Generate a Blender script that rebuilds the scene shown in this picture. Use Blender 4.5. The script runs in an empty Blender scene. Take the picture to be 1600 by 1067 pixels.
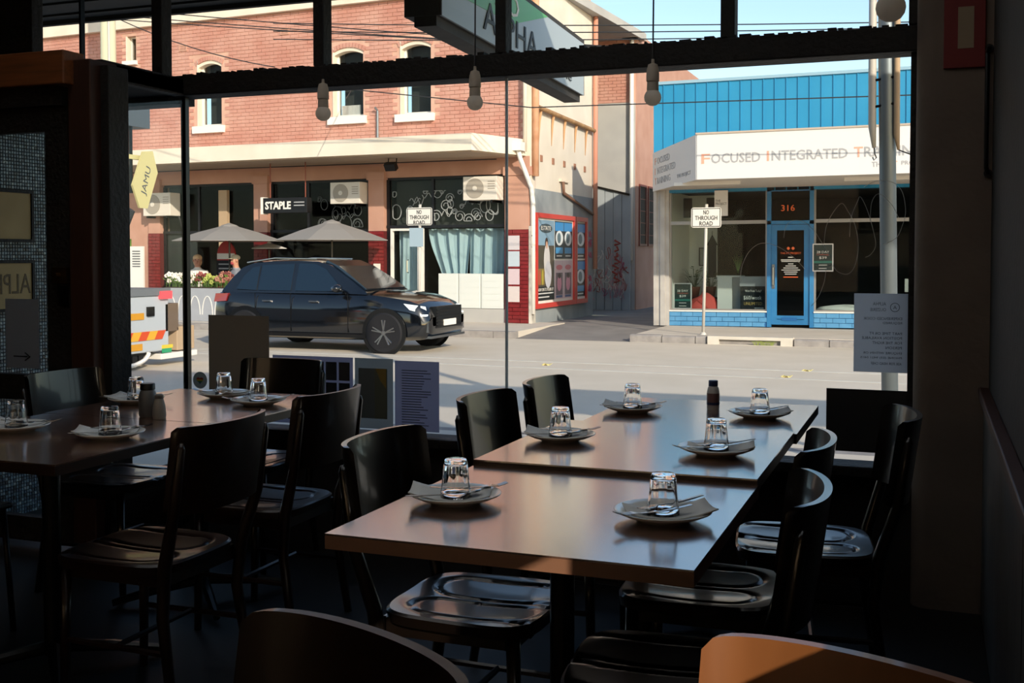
import bpy, bmesh, math, random
from mathutils import Matrix, Vector
random.seed(7)
S = bpy.context.scene
COL = S.collection
PI = math.pi
# ---------------------------------------------------------------- camera
cd = bpy.data.cameras.new('camera'); cam = bpy.data.objects.new('camera', cd); COL.objects.link(cam)
cam.location = (0, 0, 1.32)
cam.rotation_euler = (math.radians(88), 0, math.radians(20.7))
cd.sensor_width = 36; cd.lens = 36 * 1736 / 1600
cd.shift_y = -72.88 / 1600
cd.clip_start = 0.02; cd.clip_end = 500
S.camera = cam
# ---------------------------------------------------------------- sky, sun, exposure
SUN_A, SUN_E = math.radians(45), math.radians(22)
w = bpy.data.worlds.new('sky'); S.world = w; w.use_nodes = True
nt = w.node_tree; bg = nt.nodes['Background']
sk = nt.nodes.new('ShaderNodeTexSky'); sk.sky_type = 'NISHITA'; sk.sun_disc = False
sk.sun_elevation = SUN_E; sk.sun_rotation = math.radians(135)
sk.air_density = 1.0; sk.dust_density = 0.6; sk.ozone_density = 1.0
nt.links.new(sk.outputs[0], bg.inputs[0]); bg.inputs[1].default_value = 0.17
sd = bpy.data.lights.new('sun', 'SUN'); sun = bpy.data.objects.new('sun', sd); COL.objects.link(sun)
sd.energy = 3.5; sd.angle = math.radians(0.6); sd.color = (1.0, 0.86, 0.70)
_to = Vector((math.cos(SUN_A) * math.cos(SUN_E), -math.sin(SUN_A) * math.cos(SUN_E), math.sin(SUN_E)))
sun.rotation_euler = _to.to_track_quat('Z', 'Y').to_euler(); sun.location = (20, -20, 20)
S.view_settings.view_transform = 'Standard'; S.view_settings.look = 'None'
S.view_settings.exposure = 0.55; S.view_settings.gamma = 1.0; S.view_settings.use_curve_mapping = False
S.cycles.use_denoising = True; S.cycles.max_bounces = 10; S.cycles.transparent_max_bounces = 24
S.cycles.transmission_bounces = 10; S.cycles.glossy_bounces = 5; S.cycles.diffuse_bounces = 4
S.cycles.sample_clamp_indirect = 6.0; S.cycles.caustics_refractive = False; S.cycles.caustics_reflective = False

# ---------------------------------------------------------------- helpers
WM = {}
def lin(h):
    h = h.lstrip('#'); o = []
    for i in (0, 2, 4):
        c = int(h[i:i+2], 16) / 255
        o.append(c / 12.92 if c <= .04045 else ((c + .055) / 1.055) ** 2.4)
    return (*o, 1)
_mats = {}
def mat(name, color, rough=.6, metal=0, noise=None, color2=None, bump=None, spec=.5, coat=0, stretch=None, emit=None, trans=0, ior=1.45, crough=.08, cior=1.5):
    if name in _mats: return _mats[name]
    m = bpy.data.materials.new(name); m.use_nodes = True; t = m.node_tree; p = t.nodes['Principled BSDF']
    p.inputs['Base Color'].default_value = lin(color); p.inputs['Roughness'].default_value = rough
    p.inputs['Metallic'].default_value = metal; p.inputs['Specular IOR Level'].default_value = spec
    p.inputs['Coat Weight'].default_value = coat; p.inputs['Coat Roughness'].default_value = crough; p.inputs['Coat IOR'].default_value = cior
    p.inputs['Transmission Weight'].default_value = trans; p.inputs['IOR'].default_value = ior
    if emit:
        p.inputs['Emission Color'].default_value = lin(color); p.inputs['Emission Strength'].default_value = emit
    if noise or bump:
        g = t.nodes.new('ShaderNodeNewGeometry'); mp = t.nodes.new('ShaderNodeMapping')
        t.links.new(g.outputs['Position'], mp.inputs[0])
        if stretch: mp.inputs['Scale'].default_value = stretch
    if noise:
        n = t.nodes.new('ShaderNodeTexNoise'); n.inputs['Scale'].default_value = noise; n.inputs['Detail'].default_value = 5
        t.links.new(mp.outputs[0], n.inputs['Vector'])
        r = t.nodes.new('ShaderNodeValToRGB'); r.color_ramp.elements[0].position = .32; r.color_ramp.elements[1].position = .68
        r.color_ramp.elements[0].color = lin(color); r.color_ramp.elements[1].color = lin(color2 or color)
        t.links.new(n.outputs['Fac'], r.inputs[0]); t.links.new(r.outputs[0], p.inputs['Base Color'])
    if bump:
        n2 = t.nodes.new('ShaderNodeTexNoise'); n2.inputs['Scale'].default_value = bump[0]
        t.links.new(mp.outputs[0], n2.inputs['Vector'])
        b = t.nodes.new('ShaderNodeBump'); b.inputs['Strength'].default_value = bump[1]; b.inputs['Distance'].default_value = .01
        t.links.new(n2.outputs['Fac'], b.inputs['Height']); t.links.new(b.outputs[0], p.inputs['Normal'])
    _mats[name] = m; return m
def pane_mat(name, tint, ior=1.45, rough=0.0):
    if name in _mats: return _mats[name]
    m = bpy.data.materials.new(name); m.use_nodes = True; t = m.node_tree
    t.nodes.remove(t.nodes['Principled BSDF'])
    tr = t.nodes.new('ShaderNodeBsdfTransparent'); tr.inputs[0].default_value = lin(tint)
    gl = t.nodes.new('ShaderNodeBsdfGlossy'); gl.inputs['Roughness'].default_value = rough
    fr = t.nodes.new('ShaderNodeFresnel'); g = t.nodes.new('ShaderNodeNewGeometry')
    ma = t.nodes.new('ShaderNodeMath'); ma.operation = 'MULTIPLY_ADD'      # both faces of the thin sheet reflect alike
    ma.inputs[1].default_value = 1 / ior - ior; ma.inputs[2].default_value = ior
    t.links.new(g.outputs['Backfacing'], ma.inputs[0]); t.links.new(ma.outputs[0], fr.inputs[0])
    mx = t.nodes.new('ShaderNodeMixShader')
    t.links.new(fr.outputs[0], mx.inputs[0]); t.links.new(tr.outputs[0], mx.inputs[1]); t.links.new(gl.outputs[0], mx.inputs[2])
    t.links.new(mx.outputs[0], t.nodes['Material Output'].inputs[0])
    _mats[name] = m; return m

def trans_mat(name, color, amount=.5, tcol=None):
    if name in _mats: return _mats[name]
    m = bpy.data.materials.new(name); m.use_nodes = True; t = m.node_tree
    p = t.nodes['Principled BSDF']; p.inputs['Base Color'].default_value = lin(color); p.inputs['Roughness'].default_value = .8
    tl = t.nodes.new('ShaderNodeBsdfTranslucent'); tl.inputs[0].default_value = lin(tcol or color)
    mx = t.nodes.new('ShaderNodeMixShader'); mx.inputs[0].default_value = amount
    t.links.new(p.outputs[0], mx.inputs[1]); t.links.new(tl.outputs[0], mx.inputs[2]); t.links.new(mx.outputs[0], t.nodes['Material Output'].inputs[0])
    _mats[name] = m; return m
def tag(o, label=None, cat=None, group=None, kind=None):
    if label: o['label'] = label
    if cat: o['category'] = cat
    if group: o['group'] = group
    if kind: o['kind'] = kind
    return o
def thing(name, label, cat, loc=(0, 0, 0), rz=0, group=None, kind=None):
    o = bpy.data.objects.new(name, None); COL.objects.link(o); o.empty_display_size = .1
    o.location = loc; o.rotation_euler = (0, 0, rz)
    WM[o] = Matrix.Translation(loc) @ Matrix.Rotation(rz, 4, 'Z')
    return tag(o, label, cat, group, kind)
class B:
    """collects shapes given in the coordinates of xf (world when xf is None)"""
    def __init__(s, xf=None): s.v = []; s.f = []; s.xf = xf
    def add(s, v, f):
        n = len(s.v); s.v += [tuple(p) for p in v]; s.f += [tuple(i + n for i in q) for q in f]; return s
    def box(s, x0, x1, y0, y1, z0, z1):
        v = [(x, y, z) for z in (z0, z1) for y in (y0, y1) for x in (x0, x1)]
        return s.add(v, [(0, 2, 3, 1), (4, 5, 7, 6), (0, 1, 5, 4), (2, 6, 7, 3), (0, 4, 6, 2), (1, 3, 7, 5)])
    def cbox(s, c, d, M=None):
        b = B().box(-d[0]/2, d[0]/2, -d[1]/2, d[1]/2, -d[2]/2, d[2]/2)
        M = Matrix.Translation(c) @ (M or Matrix())
        return s.add([M @ Vector(p) for p in b.v], b.f)
    def prism(s, poly, axis, a, b):
        """poly: 2D points; axis 0/1/2 is the extrusion axis; other two axes in order"""
        n = len(poly); v = []
        for k in (a, b):
            for p in poly:
                q = list(p); q.insert(axis, k); v.append(q)
        f = [tuple(range(n))[::-1], tuple(range(n, 2 * n))]
        f += [(i, (i + 1) % n, n + (i + 1) % n, n + i) for i in range(n)]
        return s.add(v, f)
    def lathe(s, prof, c=(0, 0, 0), n=20, axis='Z', ripple=None):
        v = []; f = []
        for j, (r, z) in enumerate(prof):
            for i in range(n):
                a = 2 * PI * i / n; rr = r * (ripple(a, j) if ripple else 1)
                p = Vector((rr * math.cos(a), rr * math.sin(a), z))
                if axis == 'Y': p = Vector((p.x, p.z, p.y))
                if axis == 'X': p = Vector((p.z, p.x, p.y))
                v.append(p + Vector(c))
        for j in range(len(prof) - 1):
            for i in range(n):
                k = (i + 1) % n; f.append((j*n+i, j*n+k, (j+1)*n+k, (j+1)*n+i))
        f.append(tuple(range(n))[::-1]); f.append(tuple((len(prof)-1)*n + i for i in range(n)))
        return s.add(v, f)
    def tube(s, path, r, n=8, closed=False):
        P = [Vector(p) for p in path]; m = len(P); v = []; f = []
        up = None
        for i, p in enumerate(P):
            a = P[(i - 1) % m] if (i or closed) else P[i]; b = P[(i + 1) % m] if (i < m - 1 or closed) else P[i]
            t = (b - a).normalized()
            if up is None: up = Vector((0, 0, 1)) if abs(t.z) < .9 else Vector((1, 0, 0))
            x = t.cross(up); x = x.normalized() if x.length > 1e-6 else Vector((1, 0, 0)); y = x.cross(t).normalized(); up = y
            rr = r[i] if isinstance(r, (list, tuple)) else r
            for k in range(n):
                q = 2 * PI * k / n + PI / n; v.append(p + x * rr * math.cos(q) + y * rr * math.sin(q))
        for i in range(m if closed else m - 1):
            for k in range(n):
                j = (i + 1) % m; f.append((i*n+k, i*n+(k+1) % n, j*n+(k+1) % n, j*n+k))
        if not closed: f += [tuple(range(n))[::-1], tuple((m-1)*n + k for k in range(n))]
        return s.add(v, f)
    def loft(s, rings, cap=True):
        n = len(rings[0]); v = [p for r in rings for p in r]; f = []
        for j in range(len(rings) - 1):
            for i in range(n):
                k = (i + 1) % n; f.append((j*n+i, j*n+k, (j+1)*n+k, (j+1)*n+i))
        if cap: f += [tuple(range(n))[::-1], tuple((len(rings)-1)*n + i for i in range(n))]
        return s.add(v, f)
    def ell(s, c, r, n=12, m=8):
        prof = [(math.sin(PI * j / m) + 1e-4, -math.cos(PI * j / m)) for j in range(m + 1)]
        b = B().lathe(prof, n=n)
        return s.add([(c[0] + p[0]*r[0], c[1] + p[1]*r[1], c[2] + p[2]*r[2]) for p in b.v], b.f)
    def mesh(s, name, inv=None, m=None, smooth=False):
        v = [Vector(p) for p in s.v]
        if s.xf is not None: v = [s.xf @ p for p in v]
        if inv is not None: v = [inv @ p for p in v]
        me = bpy.data.meshes.new(name); me.from_pydata([tuple(p) for p in v], [], s.f); me.validate()
        bm = bmesh.new(); bm.from_mesh(me); bmesh.ops.recalc_face_normals(bm, faces=bm.faces); bm.to_mesh(me); bm.free()
        if smooth:
            for p in me.polygons: p.use_smooth = True
        if m: me.materials.append(m)
        return me
    def build(s, name, m, parent=None, smooth=False, bevel=0, loc=None, label=None, auto=False):
        """link as one mesh object; a child keeps its parent's frame; a top-level one gets its origin at loc"""
        if parent is not None:
            M = WM[parent]; inv = M.inverted()
        else:
            if loc is None:
                v = [(s.xf @ Vector(p)) if s.xf is not None else Vector(p) for p in s.v]
                loc = (sum(p.x for p in v) / len(v), sum(p.y for p in v) / len(v), min(p.z for p in v))
            M = Matrix.Translation(loc); inv = M.inverted()
        me = s.mesh(name, inv, m, smooth)
        o = bpy.data.objects.new(name, me); COL.objects.link(o)
        if parent is not None: o.parent = parent
        else: o.location = loc
        WM[o] = M
        if auto: 
            for p in me.polygons: p.use_smooth = True
            me.set_sharp_from_angle(angle=math.radians(35))
        if bevel:
            md = o.modifiers.new('bevel', 'BEVEL'); md.width = bevel; md.segments = 2; md.limit_method = 'ANGLE'
        if label: o['label'] = label
        return o
def struct(o): o['kind'] = 'structure'; return o
def copy_tree(o, loc, rz, parent=None):
    c = o.copy(); COL.objects.link(c); c.parent = parent
    if parent is None:
        c.location = loc; c.rotation_euler = (0, 0, rz)
    for ch in o.children: copy_tree(ch, None, 0, c)
    return c
def text(s_, name, m, parent, M, w=None, h=None, size=1.0, ext=.004, mirror=False, align='LEFT', label=None, bold=0):
    """text mesh lying in the x/y plane of M (a world matrix), fitted to width w / height h (cap height)"""
    c = bpy.data.curves.new('txt', 'FONT'); c.body = s_; c.size = size; c.extrude = ext; c.align_x = 'LEFT'; c.resolution_u = 2; c.offset = bold
    c.space_line = .9
    o = bpy.data.objects.new('txt', c); COL.objects.link(o)
    dg = bpy.context.evaluated_depsgraph_get(); me = bpy.data.meshes.new_from_object(o.evaluated_get(dg))
    bpy.data.objects.remove(o); bpy.data.curves.remove(c)
    xs = [v.co.x for v in me.vertices]; ys = [v.co.y for v in me.vertices]
    if not xs: return None
    W = max(xs) - min(xs); Hh = max(ys) - min(ys)
    kx = w / W if w else None; ky = h / Hh if h else None
    kx = kx or ky or 1; ky = ky or kx
    x0 = min(xs) if align == 'LEFT' else (min(xs) + max(xs)) / 2; y0 = min(ys)
    inv = WM[parent].inverted() if parent is not None else None
    sgn = -1 if mirror else 1
    for v in me.vertices:
        p = M @ Vector(((v.co.x - x0) * kx * sgn, (v.co.y - y0) * ky, v.co.z))
        v.co = inv @ p if inv is not None else p
    me.materials.append(m); me.name = name
    o = bpy.data.objects.new(name, me); COL.objects.link(o); o.parent = parent; WM[o] = WM[parent] if parent is not None else Matrix()
    if label: o['label'] = label
    return o
def front(x, y, z):      # text plane facing -y (towards the room), reading along +x
    return Matrix.Translation((x, y, z)) @ Matrix.Rotation(PI/2, 4, 'X')
def back(x, y, z):       # text plane facing +y (towards the street)
    return Matrix.Translation((x, y, z)) @ Matrix.Rotation(PI, 4, 'Z') @ Matrix.Rotation(PI/2, 4, 'X')
def east(x, y, z):       # text plane facing +x, reading along +y
    return Matrix.Translation((x, y, z)) @ Matrix.Rotation(PI/2, 4, 'Z') @ Matrix.Rotation(PI/2, 4, 'X')
def holes(b, u0, u1, z0, z1, hs, y0, y1):
    """wall u0..u1 x z0..z1 between y0 and y1 with rectangular holes"""
    us = sorted({u0, u1, *[h[0] for h in hs], *[h[1] for h in hs]}); zs = sorted({z0, z1, *[h[2] for h in hs], *[h[3] for h in hs]})
    for i in range(len(us) - 1):
        for j in range(len(zs) - 1):
            a, c = (us[i] + us[i+1]) / 2, (zs[j] + zs[j+1]) / 2
            if not any(h[0] < a < h[1] and h[2] < c < h[3] for h in hs): b.box(us[i], us[i+1], y0, y1, zs[j], zs[j+1])
    return b
def ring_frame(b, u0, u1, z0, z1, t, y0, y1):
    b.box(u0, u1, y0, y1, z0, z0 + t); b.box(u0, u1, y0, y1, z1 - t, z1)
    b.box(u0, u0 + t, y0, y1, z0 + t, z1 - t); b.box(u1 - t, u1, y0, y1, z0 + t, z1 - t); return b

# ---------------------------------------------------------------- materials
M_ = mat
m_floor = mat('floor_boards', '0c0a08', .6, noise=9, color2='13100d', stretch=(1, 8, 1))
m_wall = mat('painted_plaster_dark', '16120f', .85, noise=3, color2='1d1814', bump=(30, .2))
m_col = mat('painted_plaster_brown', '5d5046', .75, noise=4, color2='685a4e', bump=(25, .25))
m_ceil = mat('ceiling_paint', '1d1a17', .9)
m_wood_dark = mat('frame_timber_dark', '0d0a08', .7, noise=14, color2='161009', bump=(40, .6))
m_wood_red = mat('jamb_timber_red', '3a1e12', .55, noise=8, color2='2c160d', stretch=(8, 8, .6))
m_wood_oak = mat('head_timber_orange', '7a4522', .5, noise=6, color2='5f3418', stretch=(.6, 8, 8))
m_glass = pane_mat('window_glass', 'f6f8f8', 1.22)
m_glass2 = pane_mat('shop_glass', 'e6ecec', 1.2)
m_black = mat('black_metal', '0b0b0c', .4)
m_table = mat('table_laminate', '664a3c', .25, noise=5, color2='5a4034', stretch=(1, .12, 1), coat=1.0, crough=.15, cior=2.6)
m_tedge = mat('table_edge_band', '2a1a12', .4)
m_tedge2 = mat('table_edge_pale', '7d5a45', .45)
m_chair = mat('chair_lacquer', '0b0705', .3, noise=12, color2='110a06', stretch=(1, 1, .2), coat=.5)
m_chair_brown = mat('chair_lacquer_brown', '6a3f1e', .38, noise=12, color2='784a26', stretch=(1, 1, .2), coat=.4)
m_steel = mat('steel', 'b8b8b6', .22, metal=1)
m_steel_d = mat('steel_dark', '3a3a3a', .3, metal=1)
m_plate = mat('plate_ceramic', 'e6e6e1', .2, coat=.3)
m_napkin = mat('paper_napkin', 'd2d2ce', .9)
m_tumbler = mat('tumbler_glass', 'ffffff', .0, trans=1, ior=1.5)
m_bulb = trans_mat('bulb_opal', 'f6eee4', .75)
m_holder = trans_mat('lampholder_white', 'c4b8a8', .35)
m_paper = trans_mat('notice_paper', 'ccd0d6', .75)
m_paper_l = trans_mat('notice_paper_lilac', 'b4b4c6', .7)
m_card = trans_mat('brown_card', '968a7c', .6)
m_ink = mat('printed_ink', '202226', .9)
m_inkg = mat('printed_ink_grey', '55585c', .9)
m_white = mat('white_paint', 'e6e2da', .6)
m_cream = mat('cream_paint', 'e6dac8', .7, noise=2, color2='dccfbc')
m_pink = mat('pink_render', 'c49884', .8, noise=2.5, color2='b98c78')
m_mortar = mat('brick_mortar', 'd2ab97', .9, noise=3, color2='c49a86')
m_brick = mat('red_brick', 'b78070', .85, noise=1.6, color2='c69888', bump=(60, .3))
m_redtile = mat('glazed_red_brick', '6f1c1e', .35, noise=9, color2='842426', coat=.3)
m_road = mat('asphalt', 'd0c3af', .9, noise=1.2, color2='d9ccb9', bump=(120, .3))
m_alley = mat('alley_asphalt', '8b8580', .9, noise=2, color2='7c7772')
m_path = mat('footpath', 'cabfb0', .9, noise=1.5, color2='d4c9ba', bump=(80, .2))
m_stone = mat('kerb_bluestone', '8a8480', .85, noise=6, color2='a09a94', bump=(30, .5))
m_concrete = mat('kerb_concrete', 'd2cabd', .85, noise=5, color2='c6beb0')
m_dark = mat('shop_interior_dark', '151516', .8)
m_shopgrey = mat('shop_interior_grey', '4d4b48', .8)
m_frame_blk = mat('shop_frame_black', '17171a', .45)
m_blue = mat('blue_door_paint', '25699c', .45, noise=4, color2='2e76a8')
m_bluebrick = mat('blue_painted_brick', '4a88b4', .6, noise=6, color2='5894be')
m_clad = mat('blue_metal_cladding', '2484ae', .45, noise=1.2, color2='2c8cb6')
m_sign_w = mat('sign_white', 'd9d6d3', .5)
m_sign_grey = mat('sign_letter_grey', 'a3a3a4', .6)
m_sign_peach = mat('sign_letter_peach', 'e6a48c', .6)
m_orange = mat('orange_letter', 'd8602c', .5, emit=.15)
m_greywall = mat('grey_render', 'aaa8a4', .85, noise=1.5, color2='b8b5af')
m_greylow = mat('grey_blue_lower', '7f878c', .85, noise=2, color2='959c9f')
m_red = mat('red_frame', 'c03c34', .5)
m_curtain = mat('pale_blue_curtain', 'd4e2e8', .9)
m_ac = mat('air_conditioner_shell', 'd9d2c6', .5)
m_umb = mat('umbrella_canvas_grey', '8d8882', .9)
m_umbw = mat('umbrella_canvas_white', 'd8d4cf', .9)
m_galv = mat('galvanised_steel', '7c868c', .5, metal=.6)
m_signpole = mat('sign_pole', 'c2bdb4', .5)
m_wire = mat('wire_black', '2a2a2c', .6)
m_car = mat('car_paint', '0a0d12', .12, coat=1)
m_carglass = mat('car_glass', '0d1c28', .05, coat=1)
m_tyre = mat('tyre_rubber', '16161a', .8)
m_rim = mat('alloy_rim', '8d9094', .25, metal=1)
m_truck = mat('truck_panel_grey', 'b5bbc0', .4)
m_yellow = mat('yellow_sign', 'c9bf86', .6)
m_tan = mat('tan_box', 'b39a7c', .8)
m_skin = mat('skin', 'c08a70', .6)
# ================================================================ the room
WY = 4.6            # inner face of the front window line
XR = 0.2            # right wall
SILL, TR0, TR1 = .48, 2.105, 2.21
CEIL = 3.1
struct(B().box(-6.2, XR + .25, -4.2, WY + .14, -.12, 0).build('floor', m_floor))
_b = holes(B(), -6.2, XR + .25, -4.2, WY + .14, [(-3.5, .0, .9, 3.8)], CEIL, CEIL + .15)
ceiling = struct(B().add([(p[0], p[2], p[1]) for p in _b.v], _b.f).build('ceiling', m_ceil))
B().box(-3.52, .02, .88, 3.82, CEIL + .15, CEIL + .16).build('roof_fill_sheet', trans_mat('fill_sheet_opal', 'f2f0ea', .85), ceiling)   # unseen ceiling opening and opal sheet, added to light the tables
w_back = struct(holes(B(), -6.2, XR + .25, 0, CEIL, [(-4.6, -.8, .9, 2.5)], -4.35, -4.2).build('wall_back', m_wall))
B().box(-4.6, -.8, -4.34, -4.335, .9, 2.5).build('wall_fill_sheet', trans_mat('fill_sheet_cloth', 'eee0cc', .75), w_back)  # unseen opening and translucent sheet, added to brighten the room from behind
struct(B().box(-6.35, -6.2, -4.35, WY + .14, 0, CEIL).build('wall_left', m_wall))
# right wall with two openings added out of view: one throws the sun patch, one gives fill light
wr = B()
_b = holes(B(), -4.2, 4.75, 0, CEIL, [(.57, 1.15, 1.03, 1.39), (-2.3, -.5, .9, 2.3)], XR, XR + .25)
wr.add([(p[1], p[0], p[2]) for p in _b.v], _b.f)
w_right = struct(wr.build('wall_right', m_wall))
B().box(XR + .20, XR + .204, -2.3, -.5, .9, 2.3).build('wall_fill_sheet', trans_mat('fill_sheet_cloth', 'eee0cc', .75), w_right)  # translucent sheet added out of view, sunlit to spread fill light
# wainscot of the right wall: three boards and a rail
m_dado = mat('wainscot_paint', '3e3c39', .55, noise=5, color2='2c2a27', bump=(12, .5), stretch=(1, 1, .35))
for y0, y1 in ((-1.5, .78), (.8, 2.48), (2.5, 4.38)):
    B().box(XR - .018, XR, y0, y1, .02, .80).build('panel', m_dado, w_right)
B().box(XR - .035, XR, -1.5, 4.39, .80, .84).build('dado_rail', m_wood_red, w_right, bevel=.004)
# column beside the window: rounded plaster nib
ccol = B(); pts = [(.2, 4.4), (.2, 4.75), (-.062, 4.75), (-.062, 4.46)]
pts += [(-.062 + .06 * (1 - math.cos(a)), 4.46 - .06 * math.sin(a)) for a in [PI/2 * k / 6 for k in range(1, 7)]]
ccol.prism(pts, 2, 0, CEIL)
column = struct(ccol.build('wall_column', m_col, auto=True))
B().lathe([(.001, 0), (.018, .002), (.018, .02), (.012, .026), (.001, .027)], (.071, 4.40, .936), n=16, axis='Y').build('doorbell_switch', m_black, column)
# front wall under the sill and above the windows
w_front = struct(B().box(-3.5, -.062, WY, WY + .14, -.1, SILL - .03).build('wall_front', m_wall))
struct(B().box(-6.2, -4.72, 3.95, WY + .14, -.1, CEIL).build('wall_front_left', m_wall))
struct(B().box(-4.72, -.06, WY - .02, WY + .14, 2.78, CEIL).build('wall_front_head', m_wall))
# ---------------------------------------------------------------- front window
win = thing('window_1', 'large front shop window of black timber with upper lights', 'window', (-1.8, WY, SILL), kind='structure')
bm_ = B().box(-3.52, -.06, WY - .05, WY + .09, TR0, TR1 - .006)
bm_.build('transom_bar', m_wood_dark, win, bevel=.006)
# flaked putty along the top edge of the transom
fl = B(); x = -3.45
while x < -.1:
    l = random.uniform(.008, .05); fl.box(x, x + l, WY + random.uniform(-.045, -.03), WY + .03, TR1 - .012, TR1 + random.choice([.0, .001, .002, .004, .007])); x += l + random.uniform(.0, .03)
fl.build('flaked_putty', m_wood_dark, win)['kind'] = 'stuff'
for xm, wd in ((-4.57, .34), (-3.612, .062), (-2.695, .056), (-1.782, .05), (-.79, .058), (-.075, .04)):
    B().box(xm - wd/2, xm + wd/2, WY - .03, WY + .05, TR1, 2.78).build('mullion', m_wood_dark, win, bevel=.004)
B().box(-4.119, -4.107, WY + .0, WY + .03, TR1, 2.78).build('glazing_bar', m_steel_d, win)
for a, c in ((-4.39, -4.12), (-4.105, -3.64), (-3.58, -2.72), (-2.67, -1.805), (-1.76, -.82), (-.76, -.09)):
    B().box(a - .01, c + .01, WY + .012, WY + .018, TR1 - .01, 2.79).build('upper_pane', m_glass, win)
B().box(-3.5, -.06, WY - .06, WY + .1, SILL - .03, SILL + .012).build('sill', m_wood_dark, win, bevel=.004)
B().box(-.085, -.05, WY - .02, WY + .06, SILL, TR0).build('side_post', m_wood_dark, win)
B().box(-3.484, -3.456, WY - .014, WY + .014, SILL, TR0).build('corner_post', m_steel_d, win)
B().box(-1.772, -1.764, WY + .004, WY + .02, SILL + .01, TR0).build('glazing_clip', trans_mat('clip_grey', 'c4c8c8', .6), win)
B().box(-3.456, -1.774, WY + .009, WY + .015, SILL, TR0 + .01).build('lower_pane', m_glass, win)
B().box(-1.762, -.08, WY + .009, WY + .015, SILL, TR0 + .01).build('lower_pane', m_glass, win)
# thin looping line drawn over the right-hand pane
loops = [
 [(-0.737, 1.215), (-0.729, 1.281), (-0.699, 1.341), (-0.652, 1.372), (-0.588, 1.359), (-0.524, 1.315), (-0.479, 1.268)],
 [(-0.563, 1.393), (-0.556, 1.437), (-0.531, 1.462), (-0.488, 1.459), (-0.450, 1.428), (-0.415, 1.376), (-0.384, 1.320)],
 [(-0.405, 1.371), (-0.398, 1.435), (-0.376, 1.486), (-0.340, 1.529), (-0.315, 1.498), (-0.287, 1.442), (-0.274, 1.358), (-0.286, 1.282), (-0.312, 1.249), (-0.349, 1.256), (-0.374, 1.282), (-0.394, 1.269), (-0.403, 1.217), (-0.423, 1.161), (-0.452, 1.119)],
 [(-0.307, 1.396), (-0.302, 1.472), (-0.279, 1.535), (-0.267, 1.553), (-0.240, 1.497), (-0.215, 1.408), (-0.209, 1.358), (-0.228, 1.325), (-0.247, 1.315)],
 [(-0.230, 1.459), (-0.226, 1.527), (-0.207, 1.562), (-0.183, 1.556), (-0.147, 1.516), (-0.125, 1.470)],
 [(-0.255, 1.593), (-0.207, 1.615), (-0.148, 1.608), (-0.112, 1.570), (-0.099, 1.495), (-0.110, 1.440), (-0.133, 1.390), (-0.181, 1.365)]]
def smooth_path(p, k=6):
    out = []
    for i in range(len(p) - 1):
        p0, p1, p2, p3 = p[max(i-1, 0)], p[i], p[i+1], p[min(i+2, len(p)-1)]
        for j in range(k):
            t = j / k
            out.append(tuple(.5 * ((2*b) + (-a + c)*t + (2*a - 5*b + 4*c - d)*t*t + (-a + 3*b - 3*c + d)*t**3) for a, b, c, d in zip(p0, p1, p2, p3)))
    return out + [p[-1]]
m_line = mat('marker_line', 'b9bcbc', .7)
for l in loops:
    B().tube([(x, WY + .006, z) for x, z in smooth_path(l)], .001, 5).build('marker_line', m_line, win)
# ---------------------------------------------------------------- recessed entrance: side light, door, mosaic reveal
ret = thing('window_2', 'side light pane of the recessed entrance', 'window', (-3.47, 4.3, 0), kind='structure')
B().box(-3.474, -3.466, 4.05, WY - .014, .3, TR0).build('pane', m_glass, ret)
B().box(-3.50, -3.44, 3.98, WY + .02, TR0, TR1 - .02).build('head_rail', m_wood_dark, ret, bevel=.005)
B().box(-3.50, -3.44, 3.98, WY + .1, 0, .3).build('stall_riser', m_wood_dark, ret)
B().box(-4.72, -3.44, 3.95, WY + .12, TR0 + .01, TR1 - .03).build('soffit', m_ceil, ret)
B().box(-4.72, -3.50, WY - .0, WY + .12, TR0 - .03, TR1 - .03).build('outer_head', m_wood_dark, ret)
B().box(-4.72, -3.52, 4.0, WY + .12, -.1, -.02).build('threshold', m_concrete, ret)
dr = thing('door_1', 'dark timber entrance door with glass panels', 'door', (-3.9, 3.95, 0), kind='structure')
jm = B().box(-3.525, -3.40, 3.86, 4.03, 0, TR1 - .04); jm.build('jamb', m_wood_red, dr, bevel=.006)
B().box(-3.40, -3.355, 3.92, 4.05, 0, TR1 - .06).build('jamb_stop', m_wood_dark, dr, bevel=.004)
B().box(-4.75, -3.49, 3.80, 3.93, 2.06, 2.205).build('head', m_wood_oak, dr, bevel=.006)
B().box(-4.75, -3.56, 3.86, 3.93, 1.98, 2.06).build('head_stop', m_wood_dark, dr)
lf = B()
lf.box(-3.69, -3.545, 3.90, 3.945, .03, 1.98)       # lock stile
lf.box(-4.40, -4.27, 3.90, 3.945, .03, 1.98)        # hinge stile
lf.box(-4.27, -3.69, 3.90, 3.945, 1.872, 1.98)      # top rail
lf.box(-4.27, -3.69, 3.90, 3.945, .67, .785)        # lock rail
lf.box(-4.27, -3.69, 3.90, 3.945, .03, .14)         # bottom rail
leaf = lf.build('door_leaf', m_wood_dark, dr)
B().box(-4.28, -3.68, 3.92, 3.926, .78, 1.88).build('glass_panel', m_glass, leaf)
B().box(-4.28, -3.68, 3.92, 3.926, .13, .68).build('glass_panel', m_glass, leaf)
m_brass = mat('brass_dull', '6a5230', .35, metal=1)
B().box(-3.64, -3.56, 3.875, 3.90, 1.20, 1.27).tube([(-3.60, 3.885, 1.235), (-3.60, 3.85, 1.235)], .012).build('lock', m_brass, leaf)
B().box(-3.615, -3.57, 3.885, 3.90, 1.10, 1.19).build('bolt_plate', m_steel_d, leaf)
struct(B().box(-4.72, -4.349, 3.95, WY + .12, -.1, TR1).build('wall_mosaic_pier', mat('tile_grout', '2a3236', .9)))
pier = bpy.data.objects['wall_mosaic_pier']
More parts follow.
